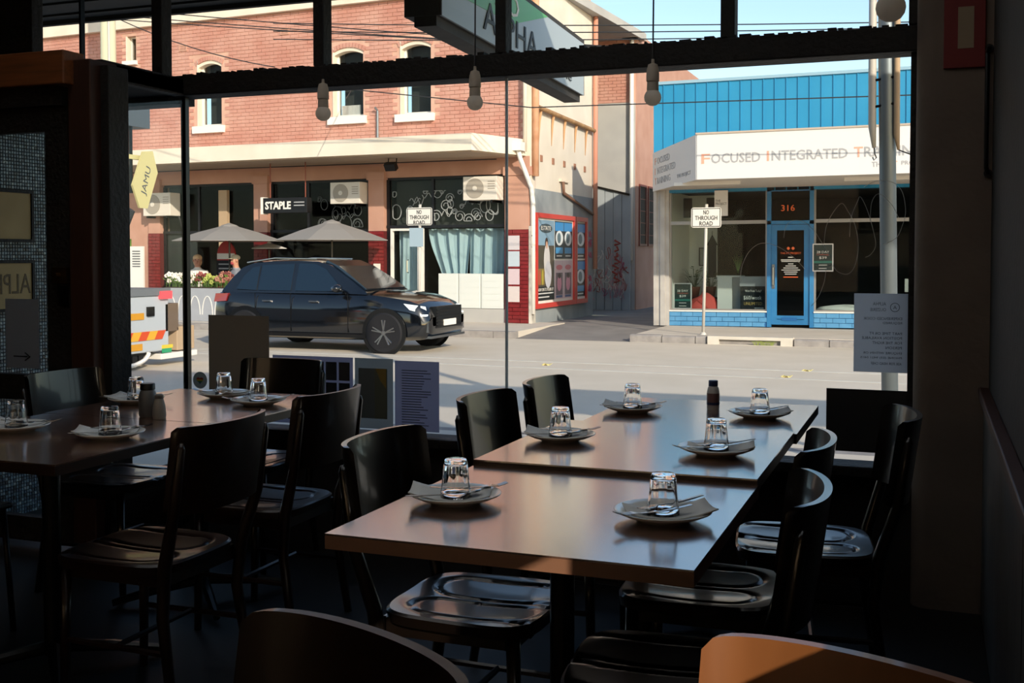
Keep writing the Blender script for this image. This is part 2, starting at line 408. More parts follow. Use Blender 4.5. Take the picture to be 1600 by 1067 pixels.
# mosaic of small tiles on the reveal, far too many to count
m_mos = bpy.data.materials.new('mosaic_tiles'); m_mos.use_nodes = True
_t = m_mos.node_tree; _p = _t.nodes['Principled BSDF']; _p.inputs['Roughness'].default_value = .3
_g = _t.nodes.new('ShaderNodeNewGeometry'); _r = _t.nodes.new('ShaderNodeValToRGB'); _r.color_ramp.interpolation = 'CONSTANT'
for k, (pos, c) in enumerate([(0, '2a3a48'), (.2, '40566a'), (.45, '54707f'), (.65, '6d8694'), (.85, '93a5ab'), (.95, '1d2730')]):
    e = _r.color_ramp.elements[k] if k < 2 else _r.color_ramp.elements.new(pos); e.position = pos; e.color = lin(c)
_t.links.new(_g.outputs['Random Per Island'], _r.inputs[0]); _t.links.new(_r.outputs[0], _p.inputs['Base Color'])
mb = B(); p = .0175
for i in range(37):
    for j in range(int(2.15 / p)):
        y, z = 3.96 + i * p, -.02 + j * p
        dx = random.uniform(0, .001)
        mb.add([(-4.349, y, z), (-4.349, y + p - .003, z), (-4.349, y + p - .003, z + p - .003), (-4.349, y, z + p - .003),
                (-4.345 + dx, y + .001, z + .001), (-4.345 + dx, y + p - .004, z + .001), (-4.345 + dx, y + p - .004, z + p - .004), (-4.345 + dx, y + .001, z + p - .004)],
               [(4, 5, 6, 7), (0, 1, 5, 4), (1, 2, 6, 5), (2, 3, 7, 6), (3, 0, 4, 7)])
mb.build('mosaic', m_mos, pier)['kind'] = 'stuff'
# framed boards on the mosaic
m_board = mat('board_cream', 'b8a070', .7, noise=6, color2='a89062')
for z0, z1, nm, lb in ((1.39, 1.655, 'menu_board', 'blank cream board in a dark frame on the mosaic beside the door'),
                       (1.04, 1.30, 'name_plaque', 'cream plaque with big letters on the mosaic beside the door, below the blank board')):
    t = thing(nm, lb, 'plaque', (-4.34, 4.36, z0))
    ring_frame(B(Matrix.Rotation(PI/2, 4, 'Z')), 4.12, 4.49, z0, z1, .016, 4.325, 4.344).build('frame', m_wood_dark, t)
    B().box(-4.344, -4.332, 4.13, 4.48, z0 + .01, z1 - .01).build('board', m_board, t)
    if nm == 'name_plaque':
        text('ALPHA', 'lettering', mat('plaque_ink', '5d4a28', .6), t, east(-4.331, 4.465, 1.13), w=.33, h=.10, ext=.001, mirror=True)
# paper with an arrow taped to the door glass
t = thing('taped_notice', 'grey paper notice with an arrow taped to the door glass', 'notice', (-3.853, 3.918, .81))
B().box(-3.95, -3.757, 3.9175, 3.9195, .812, 1.126).build('sheet', trans_mat('notice_paper_grey', '90949a', .4), t)
ar = B().box(-3.905, -3.825, 3.9165, 3.9175, .862, .868)
for s_ in (1, -1): ar.tube([(-3.81, 3.917, .865), (-3.838, 3.917, .865 + .018 * s_)], .003, 4)
ar.build('arrow', m_ink, t)
# ---------------------------------------------------------------- papers on the front window
def sheet(name, label, x0, x1, z0, z1, m, cat='notice'):
    t = thing(name, label, cat, ((x0 + x1)/2, WY, z0))
    B().box(x0, x1, WY + .0155, WY + .0165, z0, z1).build('sheet', m, t); return t
t = sheet('window_notice', 'grey job notice taped inside the window beside the column', -.288, -.068, .86, 1.172, m_paper)
YI = WY + .0153
def bl(s_, x, z, w, h, m=m_ink): text(s_, 'lettering', m, t, back(x, YI - .0006, z), w=w, h=h, ext=.0002)
bl('ALPHA', -.167, 1.125, .05, .013, m_inkg); bl('OUZERIE', -.167, 1.102, .06, .013, m_inkg)
B().tube([(-.134 + .017 * math.cos(a), YI - .0004, 1.118 + .017 * math.sin(a)) for a in [2*PI*k/20 for k in range(20)]], .0016, 4, closed=True).build('round_logo', m_inkg, t)
text('A', 'logo_letter', m_inkg, t, back(-.127, YI - .0006, 1.111), w=.014, h=.014, ext=.0002)
for s_, x, z, w in (('EXPERIENCED COOK', -.107, 1.068, .145), ('REQUIRED', -.107, 1.05, .072), ('PART TIME OR FT', -.107, 1.009, .122), ('POSITION AVAILABLE', -.107, .991, .15),
                    ('FOR THE RIGHT', -.107, .972, .11), ('PERSON', -.107, .953, .06), ('ENQUIRE WITHIN OR', -.107, .931, .145), ('PHONE (03) 9421 0415', -.107, .912, .155), ('ASK FOR HEAD CHEF', -.107, .890, .115)):
    bl(s_, x, z, w, .0105)
tag(B().box(-.388, -.085, WY - .022, WY - .014, .545, .793).build('dark_board', mat('dark_board', '1b1a19', .8), loc=(-.23, WY - .018, .545)), 'plain dark board leaning in the window under the job notice', 'board')
tag(B().box(-3.338, -2.992, WY - .006, WY - .002, .66, 1.03).build('brown_card', m_card, loc=(-3.165, WY - .004, .66)), 'brown card fixed in the window beside the heart sticker', 'card')
t = sheet('window_poster', 'dark poster of small pictures at the foot of the window, left of three papers', -2.985, -2.545, .515, .842, m_paper_l)
for i in range(6):
    for j in range(3):
        B().box(-2.97 + i*.07, -2.912 + i*.07, WY + .014, WY + .0155, .535 + j*.098, .622 + j*.098).build('picture', mat('thumb%d' % ((i + j) % 3), ['2b2a2e', '3a3330', '23252c'][(i + j) % 3], .8), t)
t = sheet('window_poster', 'grey poster with yellow patch at the foot of the window, between two papers', -2.535, -2.335, .512, .842, trans_mat('poster_grey', 'b0b4b6', .7))
B().box(-2.515, -2.43, WY + .0145, WY + .0155, .56, .795).build('picture', mat('poster_grey_dark', '5b5e5d', .9), t)
B().box(-2.43, -2.365, WY + .0145, WY + .0155, .56, .795).build('picture', mat('poster_olive', '5c5c4c', .9), t)
B().prism([(-2.425, .795), (-2.37, .795), (-2.37, .70), (-2.40, .74)], 1, WY + .0138, WY + .0145).build('yellow_patch', mat('poster_gold', '8a7038', .9), t)
t = sheet('window_poster', 'lilac sheet of small print at the foot of the window, right of three papers', -2.325, -2.10, .512, .836, m_paper_l)
for k in range(22):
    B().box(-2.29, -2.29 + random.uniform(.09, .15), WY + .0148, WY + .0155, .79 - k*.012, .794 - k*.012).build('print_line', m_inkg, t)
t = thing('heart_sticker', 'round grey sticker with rainbow heart on the window corner', 'sticker', (-3.40, WY, .66))
B().lathe([(.001, 0), (.042, 0), (.042, .001), (.001, .001)], (-3.40, WY + .006, .703), 28, 'Y').build('disc', trans_mat('sticker_grey', 'a6acaa', .5), t)
hp = [(.018 * math.sin(a)**3 * 1.1, .0012 * (13*math.cos(a) - 5*math.cos(2*a) - 2*math.cos(3*a) - math.cos(4*a))) for a in [2*PI*k/28 for k in range(28)]]
for q, (lo, hi, c) in enumerate(((-1, -.012, '6a5aa0'), (-.012, -.004, '4f9a70'), (-.004, .004, 'd8c050'), (.004, 1, 'c8503c'))):
    pl = [(x, min(max(z, lo), hi)) for x, z in hp]
    B().prism([(-3.40 + x, .703 + z) for x, z in pl], 1, WY + .0045 - q*.0004, WY + .006).build('heart_band', trans_mat('heart%d' % q, c, .5), t)
# ---------------------------------------------------------------- red sign on the column
t = thing('red_wall_sign', 'dark red board with a cream label high on the column', 'sign', (.10, 4.39, 2.0))
B().box(.03, .172, 4.388, 4.40, 2.005, 2.34).build('board', mat('sign_red', '6a1512', .6), t, bevel=.002)
B().box(.078, .132, 4.386, 4.3885, 2.075, 2.225).build('label_plate', mat('label_cream', '8a7860', .7), t)
t = thing('vertical_rail', 'slim dark vertical rail on the wall beside the column', 'rail', (.185, 4.36, 1.6))
B().tube([(.185, 4.385, 1.62), (.178, 4.37, 1.64), (.178, 4.37, 2.05), (.185, 4.385, 2.07)], .008).build('bar', m_steel_d, t)
for z in (1.62, 2.07): B().lathe([(.001, 0), (.015, 0), (.015, .014), (.001, .014)], (.185, 4.386, z), 12, 'Y').build('bracket', m_steel_d, t)
# ================================================================ furniture
def make_table(name, label, x0, x1, y0, y1, z=.75, pale=False):
    cx, cy = (x0 + x1)/2, (y0 + y1)/2
    t = thing(name, label, 'table', (cx, cy, 0), group=None)
    B().box(x0, x1, y0, y1, z - .004, z).build('tabletop', m_table, t)
    B().box(x0, x1, y0, y1, z - .032, z - .004).build('edge_band', m_tedge2 if pale else m_tedge, t)
    B().lathe([(.028, .05), (.028, z - .05), (.05, z - .05), (.05, z - .034)], (cx, cy, 0), 16).build('column', m_steel_d, t, smooth=False)
    B().box(cx - .15, cx + .15, cy - .15, cy + .15, z - .038, z - .032).build('mounting_plate', m_black, t)
    for k in range(4):
        a = PI/4 + k * PI/2
        B().tube([(cx, cy, .075), (cx + .18*math.cos(a), cy + .18*math.sin(a), .05), (cx + .33*math.cos(a), cy + .33*math.sin(a), .02)], [.022, .018, .013]).build('foot', m_steel_d, t)
    return t
G1 = 'row of three tables in front of the big window'
make_table('dining_table', 'brown laminate dining table nearest the camera, below a seat with grooves', -1.162, -.397, 1.985, 2.79, .75, True)
make_table('dining_table', 'middle brown dining table of the three in the right-hand row', -1.165, -.40, 2.785, 3.578, .765)
make_table('dining_table', 'far brown dining table with the spice bottle, close to the window', -1.11, -.393, 3.585, 4.30, .758)
make_table('dining_table', 'nearer brown dining table of the left pair, by the entrance door', -3.0, -2.234, 2.38, 3.16)
make_table('dining_table', 'farther brown dining table of the left pair, holding two shakers', -3.02, -2.234, 3.166, 3.955)

def seat_mesh():
    b = B(); n = 44; P = []; rings = 30
    def rad(a):
        c, s = abs(math.cos(a)), abs(math.sin(a)); e = 4.6
        return (c**e + s**e) ** (-1/e)
    def zz(x, y):
        d = math.hypot(x, y * .9); z = .45 - .012 * max(0, 1 - (d / .19)**2)
        for cx in (-.085, .085):        # two long moulded lobes, open at the front
            dd = (math.hypot(x - cx, y + .08) if y < -.08 else abs(x - cx)) - .068; z -= .0065 * math.exp(-(dd / .0055)**2)
        return z
    for j in range(rings + 1):
        for i in range(n * 2):
            a = PI * i / n; r = rad(a) * j / rings
            x, y = .205 * r * math.cos(a) * (1 + .05 * math.sin(a)), .205 * r * math.sin(a)
            P.append((x, y, zz(x, y) - (.006 if j == rings else 0)))
    N = n * 2; F_ = []
    for j in range(rings):
        for i in range(N):
            k = (i + 1) % N
            F_.append((j*N+i, j*N+k, (j+1)*N+k, (j+1)*N+i) if j else (i, N+k, N+i))
    base = rings * N; top = len(P)
    for i in range(N):
        x, y, z = P[base + i]; P.append((x * .985, y * .985, z - .024))
    for i in range(N): F_.append((base + i, base + (i+1) % N, top + (i+1) % N, top + i))
    F_.append(tuple(top + i for i in range(N)))
    return b.add(P, F_)
def back_mesh(z0=.60, z1=.85, lean=.14, depth=.072, th=.016, half=.208):
    b = B(); n = 22; rows = 6; P = []; F_ = []
    for sgn in (0, 1):
        for j in range(rows + 1):
            for i in range(n + 1):
                s = -1 + 2*i/n; zt = z1 - .014 * max(0, (abs(s) - .86) / .14)**2; zb = z0 + .012 * max(0, (abs(s) - .86) / .14)**2
                z = zb + (zt - zb) * j / rows
                y = -.215 - depth * (1 - s*s) - (z - z0) * lean - sgn * th
                P.append((half * math.sin(s * 1.35) / math.sin(1.35), y, z))
    m = n + 1; K = (rows + 1) * m
    for j in range(rows):
        for i in range(n):
            a = j*m + i; F_.append((a, a+1, a+m+1, a+m)); F_.append((K+a, K+a+m, K+a+m+1, K+a+1))
    for i in range(n):
        F_.append((i, K+i, K+i+1, i+1)); a = rows*m + i; F_.append((a, a+1, K+a+1, K+a))
    for j in range(rows):
        a = j*m; F_.append((a, a+m, K+a+m, K+a)); a = j*m + n; F_.append((a, K+a, K+a+m, a+m))
    return b.add(P, F_)
def make_chair(m, label):
    t = thing('wooden_chair', label, 'chair')
    seat_mesh().build('seat', m, t, auto=True)
    back_mesh().build('backrest', m, t, auto=True)
    for s in (-1, 1):
        B().tube([(.175*s, .165, 0), (.172*s, .155, .432)], [.013, .018], 8).build('leg', m, t, smooth=True)
        B().tube([(.19*s, -.235, 0), (.178*s, -.19, .30), (.186*s, -.205, .45), (.204*s, -.250, .60), (.205*s, -.278, .79), (.205*s, -.281, .806)], [.014, .018, .02, .017, .013, .005], 8).build('leg', m, t, smooth=True)
        B().tube([(.174*s, .158, .2), (.181*s, -.2, .2)], .009, 6).build('stretcher', m, t)
    B().tube([(-.178, -.02, .2), (.178, -.02, .2)], .009, 6).build('stretcher', m, t)
    B().box(-.165, .165, .14, .158, .385, .43).box(-.165, .165, -.19, -.172, .385, .43).box(-.172, -.155, -.18, .15, .385, .43).box(.155, .172, -.18, .15, .385, .43).build('seat_rail', m, t)
    return t
chair0 = make_chair(m_chair, 'black wooden chair')
used = [False]
def place(x, y, rz, label):
    o = chair0 if not used[0] else copy_tree(chair0, (x, y, 0), rz)
    used[0] = True; o.location = (x, y, 0); o.rotation_euler = (0, 0, rz); o['label'] = label; o['group'] = 'bent-back wooden chairs around the tables'
    return o
R_ = math.radians
# facing +x is rz = -90, facing -x is rz = +90
place(-1.07, 2.60, R_(-90), 'black wooden chair with a fully visible grooved seat under the nearest table')
place(-1.14, 3.48, R_(-92), 'black wooden chair at the left side of the middle right-hand table')
place(-1.10, 4.0, R_(-90), 'black wooden chair next to the window, left side of the far right-hand table')
place(-.52, 2.30, R_(96), 'black wooden chair at the right side of the nearest table')
place(-.56, 2.93, R_(92), 'black wooden chair at the right side of the middle right-hand table')
place(-.36, 3.50, R_(98), 'black wooden chair pulled out beside the plaster column')
place(-2.20, 2.72, R_(90), 'brown wooden chair, nearer of two on the right of the left tables')
place(-2.25, 3.42, R_(90), 'brown wooden chair, farther of two on the right of the left tables')
place(-3.04, 3.58, R_(-90), 'black wooden chair against the entrance side light, behind the left tables')
place(-2.76, 4.08, R_(180), 'black wooden chair with its back to the window at the end of the left tables')
place(-.76, .92, R_(156), 'chair with a dark curved back at the bottom edge, left of two in the foreground')
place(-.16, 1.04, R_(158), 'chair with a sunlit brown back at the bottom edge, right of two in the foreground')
for o in [c for c in bpy.data.objects if c.type == 'EMPTY' and c.name.startswith('wooden_chair')]:
    if 'brown' in o['label'] or 'foreground' in o['label']:
        for ch in o.children:
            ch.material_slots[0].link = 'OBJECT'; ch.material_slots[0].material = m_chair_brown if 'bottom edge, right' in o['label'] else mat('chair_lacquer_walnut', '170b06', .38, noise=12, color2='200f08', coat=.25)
# black tube chair by the door
t = thing('metal_chair', 'black tube-framed metal chair beside the entrance door', 'chair', (-3.22, 2.82, 0), R_(-92))
for s in (-1, 1):
    L = lambda p: [WM[t] @ Vector(q) for q in p]
    B().tube(L([(.19*s, .2, 0), (.18*s, .17, .44)]), .011).build('leg', m_black, t, smooth=True)
    B().tube(L([(.2*s, -.26, 0), (.18*s, -.2, .44), (.19*s, -.27, .80)]), .011).build('leg', m_black, t, smooth=True)
B(WM[t]).box(-.2, .2, -.2, .2, .435, .455).build('seat', m_black, t, bevel=.008)
for z in (.58, .66, .74): B(WM[t]).box(-.19, .19, -.265, -.25, z, z + .045).build('back_slat', m_black, t)
B(WM[t]).tube([(-.19, -.27, .80), (-.14, -.285, .815), (.14, -.285, .815), (.19, -.27, .80)], .011).build('top_rail', m_black, t)

# ---------------------------------------------------------------- place settings
def tumbler_mesh():
    n = 40
    rip = lambda a, j: 1 + (.028 * math.cos(10 * a) if 2 <= j <= 5 else 0)
    outer = [(.001, .088), (.024, .088), (.0262, .084), (.0275, .078), (.030, .05), (.0328, .024), (.0350, .016), (.0355, .0)]
    inner = [(.0330, .0), (.0322, .016), (.0300, .03), (.0272, .05), (.0240, .074), (.0215, .078), (.001, .079)]
    b = B(); prof = outer + inner; v = []; f = []
    for j, (r, z) in enumerate(prof):
        for i in range(n):
            a = 2*PI*i/n; k = 1 + (.035 * abs(math.cos(5*a)) - .018 if 2 <= j <= 5 else 0); v.append((r*k*math.cos(a), r*k*math.sin(a), z))
    for j in range(len(prof) - 1):
        for i in range(n):
            q = (i + 1) % n; f.append((j*n+i, j*n+q, (j+1)*n+q, (j+1)*n+i))
    f.append(tuple(range(n))); f.append(tuple((len(prof)-1)*n + i for i in range(n)))
    return b.add(v, f)
def plate_mesh():
    return B().lathe([(.001, .0), (.055, .0), (.06, .004), (.085, .012), (.105, .021), (.106, .024), (.104, .0245), (.084, .016), (.062, .0085), (.001, .0075)], n=36)
def napkin_mesh():
    b = B(); n = 8; P = []
    for s in (0, 1):
        for j in range(n + 1):
            for i in range(n + 1):
                x, y = -.105 + .185*i/n, -.055 + .12*j/n; d = math.hypot(x, y)
                z = .0105 + .017 * max(0, (d - .045) / .06)**1.3 + s * .003
                P.append((x, y, z))
    m = n + 1; K = m*m; F_ = []
    for j in range(n):
        for i in range(n):
            a = j*m+i; F_.append((a, a+m, a+m+1, a+1)); F_.append((K+a, K+a+1, K+a+m+1, K+a+m))
    for i in range(n):
        F_ += [(i, i+1, K+i+1, K+i), (n*m+i, K+n*m+i, K+n*m+i+1, n*m+i+1), (i*m, K+i*m, K+(i+1)*m, (i+1)*m), (i*m+n, (i+1)*m+n, K+(i+1)*m+n, K+i*m+n)]
    return b.add(P, F_)
def strip(pts, th=.0016):
    """flat cutlery outline: list of (y along, half width, z)"""
    rings = [[(w, y, z), (w, y, z + th), (-w, y, z + th), (-w, y, z)] for y, w, z in pts]
    return B().loft(rings)
def fork_mesh():
    b = strip([(-.095, .0045, .034), (-.06, .0050, .030), (-.02, .0028, .0265), (.03, .0026, .0265), (.045, .010, .029), (.052, .011, .029)])
    for k in range(4):
        x = -.0088 + k*.00587
        b.loft([[(x - .0015 + w, y, z) for w, z in ((0, zz), (.003, zz), (.003, zz + .0015), (0, zz + .0015))] for y, zz in ((.05, .029), (.07, .028), (.092, .034))])
    return b
def spoon_mesh():
    b = strip([(-.09, .005, .034), (-.05, .0048, .030), (0, .0026, .0265), (.045, .0035, .029), (.055, .009, .028), (.066, .0155, .0265), (.08, .0175, .026), (.094, .0145, .0275), (.103, .006, .030)])
    return b
me_t, me_p, me_n = tumbler_mesh().mesh('tumbler', None, m_tumbler, True), plate_mesh().mesh('plate', None, m_plate, True), napkin_mesh().mesh('napkin', None, m_napkin, True)
me_f, me_s = fork_mesh().mesh('fork', None, m_steel, False), spoon_mesh().mesh('spoon', None, m_steel, True)
def one(name, me, x, y, z, rz, label, cat, group):
    o = bpy.data.objects.new(name, me); COL.objects.link(o); o.location = (x, y, z); o.rotation_euler = (0, 0, rz)
    return tag(o, label, cat, group)
SET = [(-1.025, 2.344, .75, 20, 'at the left of the nearest table'), (-.537, 2.345, .75, 205, 'at the right of the nearest table'),
       (-1.04, 3.164, .765, 15, 'at the left of the middle right-hand table'), (-.558, 3.093, .765, 190, 'at the right of the middle right-hand table'),
       (-1.005, 3.89, .758, 10, 'at the left of the far table by the window'), (-.553, 3.899, .758, 195, 'at the right of the far table by the window'),
       (-2.785, 2.80, .75, 10, 'at the left of the nearer left table'), (-2.397, 2.789, .75, 30, 'at the right of the nearer left table'),
       (-2.88, 3.50, .75, 10, 'behind the dark jar on the farther left table'), (-2.66, 3.76, .75, 160, 'beside the window on the farther left table'),
       (-2.412, 3.63, .75, 185, 'at the right of the farther left table')]
for x, y, z, r, d in SET:
    a = R_(r)
    one('side_plate', me_p, x, y, z, a, 'round grey-white side plate ' + d, 'plate', 'side plates of the place settings')
    one('napkin', me_n, x, y, z, a, 'grey paper napkin on the plate ' + d, 'napkin', 'paper napkins of the place settings')
    one('tumbler', me_t, x, y, z + .0135, a, 'upturned ribbed glass tumbler ' + d, 'glass', 'upturned tumblers of the place settings')
    q = Vector((.03 * math.cos(a), .03 * math.sin(a)))
    one('fork', me_f, x + .048*math.cos(a + .9), y + .048*math.sin(a + .9), z - .001, a + R_(-72), 'steel fork lying across the plate ' + d, 'fork', 'forks of the place settings')
    one('spoon', me_s, x - .050*math.cos(a + .9), y - .050*math.sin(a + .9), z - .001, a + R_(-58), 'steel spoon lying across the plate ' + d, 'spoon', 'spoons of the place settings')
# jar, shaker, spice bottle
t = thing('lidded_jar', 'dark-lidded squat jar on the farther left table', 'jar', (-2.60, 3.22, .75))
B().lathe([(.001, 0), (.027, 0), (.031, .006), (.032, .07), (.027, .09), (.023, .096)], (-2.60, 3.22, .75), 24).build('body', mat('jar_body', '5b5a58', .35), t, auto=True)
B().lathe([(.024, .096), (.026, .097), (.026, .116), (.024, .119), (.001, .119)], (-2.60, 3.22, .75), 24).build('lid', m_black, t, auto=True)
t = thing('salt_shaker', 'pale tapered salt shaker on the farther left table', 'shaker', (-2.535, 3.20, .75))
B().lathe([(.001, 0), (.022, 0), (.024, .01), (.021, .045), (.0145, .07), (.001, .07)], (-2.535, 3.20, .75), 20).build('body', mat('shaker_body', '8b857c', .4), t, auto=True)
B().lathe([(.015, .07), (.0155, .071), (.015, .082), (.010, .086), (.001, .086)], (-2.535, 3.20, .75), 20).build('cap', mat('shaker_cap', '6f6a63', .4), t, auto=True)
t = thing('spice_bottle', 'white plastic spice bottle with navy cap on the far table', 'bottle', (-.745, 4.06, .758))
c = (-.745, 4.06, .758)
B().lathe([(0.0008, 0.0000), (0.0213, 0.0000), (0.0228, 0.0030), (0.0228, 0.0646), (0.0198, 0.0798), (0.0152, 0.0859)], c, 24).build('body', mat('bottle_white', 'b5b0ab', .4), t, auto=True)
B().lathe([(0.0232, 0.0167), (0.0234, 0.0175), (0.0234, 0.0593), (0.0232, 0.0600)], c, 24).build('label_band', mat('bottle_label', '6a4a48', .5), t, auto=True)
B().lathe([(0.0235, 0.0182), (0.0237, 0.0190), (0.0237, 0.0258), (0.0235, 0.0266)], c, 24).build('label_stripe', mat('bottle_navy', '1f2c52', .5), t)
B().lathe([(0.0167, 0.0859), (0.0171, 0.0866), (0.0171, 0.1041), (0.0160, 0.1064), (0.0008, 0.1064)], c, 24).build('cap', mat('bottle_navy', '1f2c52', .5), t, auto=True)
# ---------------------------------------------------------------- pendant bulbs
for x, y, z, d in ((-2.337, 4.0, 1.872, 'left of three in front of the window'), (-1.665, 4.0, 1.884, 'middle of three in front of the window'),
                   (-.962, 4.0, 1.868, 'right of three in front of the window'), (-.09, 2.55, 1.825, 'largest and nearest, at the top right corner')):
    t = thing('pendant_bulb', 'bare white pendant bulb, ' + d, 'lamp', (x, y, z), group='bare pendant bulbs')
    k = .031
    B().lathe([(.001, 0), (.012, .002), (.022, .008), (.029, .018), (.0315, .03), (.030, .04), (.025, .05), (.020, .056)], (x, y, z), 24).build('globe', m_bulb, t, auto=True)
    B().lathe([(.020, .054), (.022, .056), (.021, .085), (.017, .09)], (x, y, z), 20).build('bulb_collar', m_holder, t, auto=True)
    B().lathe([(.022, .088), (.0235, .09), (.0235, .115), (.021, .135), (.017, .15), (.006, .155), (.005, .17)], (x, y, z), 20).build('lampholder', m_holder, t, auto=True)
    B().tube([(x, y, z + .165), (x + .003, y, z + .6), (x, y, CEIL)], .0032, 6).build('cord', m_black, t)
# ================================================================ street
struct(B().box(-60, 40, 8.4, 19.5, -.4, -.23).build('road', m_road))
near_path = struct(B().box(-60, 40, 4.74, 8.25, -.4, -.1).build('footpath_near', m_path))
struct(B().box(-60, 40, 8.25, 8.4, -.4, -.1).build('kerb_near', m_stone))
far_path = struct(B().box(-60, -7.3, 19.65, 22.5, -.4, -.1).build('footpath_far_left', m_path))
far_path2 = struct(B().box(-5.05, 40, 19.65, 23.2, -.4, -.1).build('footpath_far_right', m_path))
al = B().add([(-7.3, 19.5, -.23), (-5.05, 19.5, -.23), (-5.05, 21.6, -.12), (-7.3, 21.6, -.12), (-5.05, 45, -.16), (-7.3, 45, -.16), (-12, 26.5, -.16), (-12, 45, -.16), (-7.3, 26.5, -.15), (-8.4, 21.6, -.13), (-8.4, 26.5, -.16)],
             [(0, 1, 2, 3), (3, 2, 4, 5), (8, 5, 7, 6), (9, 3, 8, 10)])
struct(al.build('alley_floor', m_alley))
kl = struct(B().box(-60, -7.3, 19.5, 19.65, -.4, -.105).build('kerb_far_left', m_stone))
kr = struct(B().box(-5.1, 40, 19.53, 19.65, -.4, -.13).build('kerb_far_right', m_stone))
x = -5.1
while x < 8:
    if -3.75 < x < -2.2: x = -2.2
    l = random.uniform(.38, .75)
    if x < -3.7: l = min(l, -3.7 - x) if -3.7 - x - l < .2 else l
    dy, dz = random.uniform(-.012, .012), random.uniform(-.012, .008)
    b_ = B().prism([(19.5 + dy, -.24), (19.5 + dy, -.125 + dz), (19.53, -.1 + dz), (19.66, -.098 + dz), (19.66, -.24)], 0, x + .008, x + l - .008)
    b_.build('stone', m_stone, kr); x += l
x = -20
while x < -7.3:
    l = random.uniform(.5, .9); B().box(x + .006, min(x + l, -7.3) - .006, 19.485 + random.uniform(0, .012), 19.66, -.24, -.098 + random.uniform(-.004, .004)).build('stone', m_stone, kl); x += l
t = thing('drain_inlet', 'pale concrete kerb inlet with a long dark slot below the blue door', 'drain', (-2.95, 19.5, -.23))
di = holes(B(), -3.68, -2.22, -.235, -.085, [(-3.48, -2.42, -.225, -.14)], 19.46, 19.68)
di.build('lintel', m_concrete, t); B().box(-3.48, -2.42, 19.62, 19.66, -.225, -.14).build('slot', m_dark, t)
gw = B()
for k in range(40):
    xx = random.uniform(-2.85, -2.55); gw.tube([(xx, 19.47, -.23), (xx + random.uniform(-.05, .05), 19.45, -.18), (xx + random.uniform(-.1, .1), 19.43, -.15)], [.006, .004, .001], 4)
tag(gw.build('weed_tuft', mat('weed_green', '8f9a50', .8)), 'small tuft of weeds growing in the kerb inlet', 'weeds')
m_line_w = mat('road_marking_white', 'ddd8cc', .8, noise=6, color2='c8c2b6')
for a, b_, lb in (((-22, 15.55), (14, 15.15), 'thin white road line, the farther of two'), ((-22, 15.3), (14, 13.55), 'thin white road line, the nearer of two')):
    d = Vector((b_[0] - a[0], b_[1] - a[1])).normalized(); n = Vector((-d.y, d.x)) * .04
    tag(B().add([(a[0] - n.x, a[1] - n.y, -.229), (b_[0] - n.x, b_[1] - n.y, -.229), (b_[0] + n.x, b_[1] + n.y, -.229), (a[0] + n.x, a[1] + n.y, -.229),
             (a[0] - n.x, a[1] - n.y, -.226), (b_[0] - n.x, b_[1] - n.y, -.226), (b_[0] + n.x, b_[1] + n.y, -.226), (a[0] + n.x, a[1] + n.y, -.226)],
            [(4, 5, 6, 7), (0, 1, 5, 4), (1, 2, 6, 5), (2, 3, 7, 6), (3, 0, 4, 7)]).build('road_marking', m_line_w), lb, 'road marking')
m_leaf = mat('fallen_leaf', 'd8c884', .8)
for k, (x, y, lb) in enumerate(((-1.55, 15.35, 'fallen yellow leaf on the road between the white lines'), (-1.72, 14.5, 'fallen yellow leaf on the road, nearest one'), (-5.1, 14.9, 'fallen yellow leaf on the road right of the car'))):
    P = [(x + .08*math.cos(a) * (1 if i % 2 else .55), y + .08*math.sin(a) * (1 if i % 2 else .55), -.222 + .02*math.sin(3*a)) for i, a in enumerate([2*PI*q/14 for q in range(14)])]
    n = len(P); P2 = [(p[0], p[1], p[2] - .004) for p in P]
    tag(B().add(P + P2, [tuple(range(n)), tuple(range(2*n-1, n-1, -1))] + [(i, (i+1) % n, n+(i+1) % n, n+i) for i in range(n)]).build('fallen_leaf', m_leaf), lb, 'leaf', 'fallen leaves on the road')
# ---------------------------------------------------------------- our own verandah, parapet and hanging sign
ver = thing('verandah', 'dark boarded verandah roof over the near footpath', 'verandah', (-4, 4.75, 2.95))
m_soff = mat('verandah_board', '3c3a38', .8, noise=4, color2='33312f')
for k in range(11):
    B().box(-14, 5.0, 4.76 + k*.14, 4.76 + k*.14 + .128, 2.985 + (.012 if k % 2 else 0), 3.03).build('board', m_soff, ver)
B().box(-14, 5.0, 6.27, 6.31, 2.955, 3.2).build('gutter', m_soff, ver)
B().box(-14, 5.0, 4.75, 6.28, 3.03, 3.06).build('roof_sheet', m_galv, ver)
for xx in (4.9, 2.2): B().tube([(xx, 6.22, -.1), (xx, 6.22, 2.99)], .05).build('post', m_soff, ver)
struct(B().box(-14, .45, 4.74, 4.95, CEIL + .02, 4.0).build('wall_parapet', m_wall))
sg = thing('hanging_sign', 'long grey and green under-verandah sign hanging outside the window', 'sign', (-2.45, 6.55, 2.5))
D0, D1 = Vector((-2.30, 5.1)), Vector((-2.45, 8.0)); dd = (D1 - D0).normalized(); nn = Vector((dd.y, -dd.x))
MS = Matrix.Translation((D0.x, D0.y, 0)) @ Matrix(((dd.x, -nn.x, 0, 0), (dd.y, -nn.y, 0, 0), (0, 0, 1, 0), (0, 0, 0, 1)))   # local x along the sign, local y away from the face
LS = (D1 - D0).length
m_sg = mat('sign_box_dark', '3f3a35', .7, noise=8, color2='2d2925')
B(MS).box(0, LS, .012, .20, 2.52, 2.535).box(0, LS, .185, .20, 2.535, 2.90).box(0, LS, .0, .20, 2.90, 2.93).box(-.01, 0.0, 0, .2, 2.52, 2.93).box(LS, LS + .012, 0, .2, 2.52, 2.93).build('case', m_sg, sg)
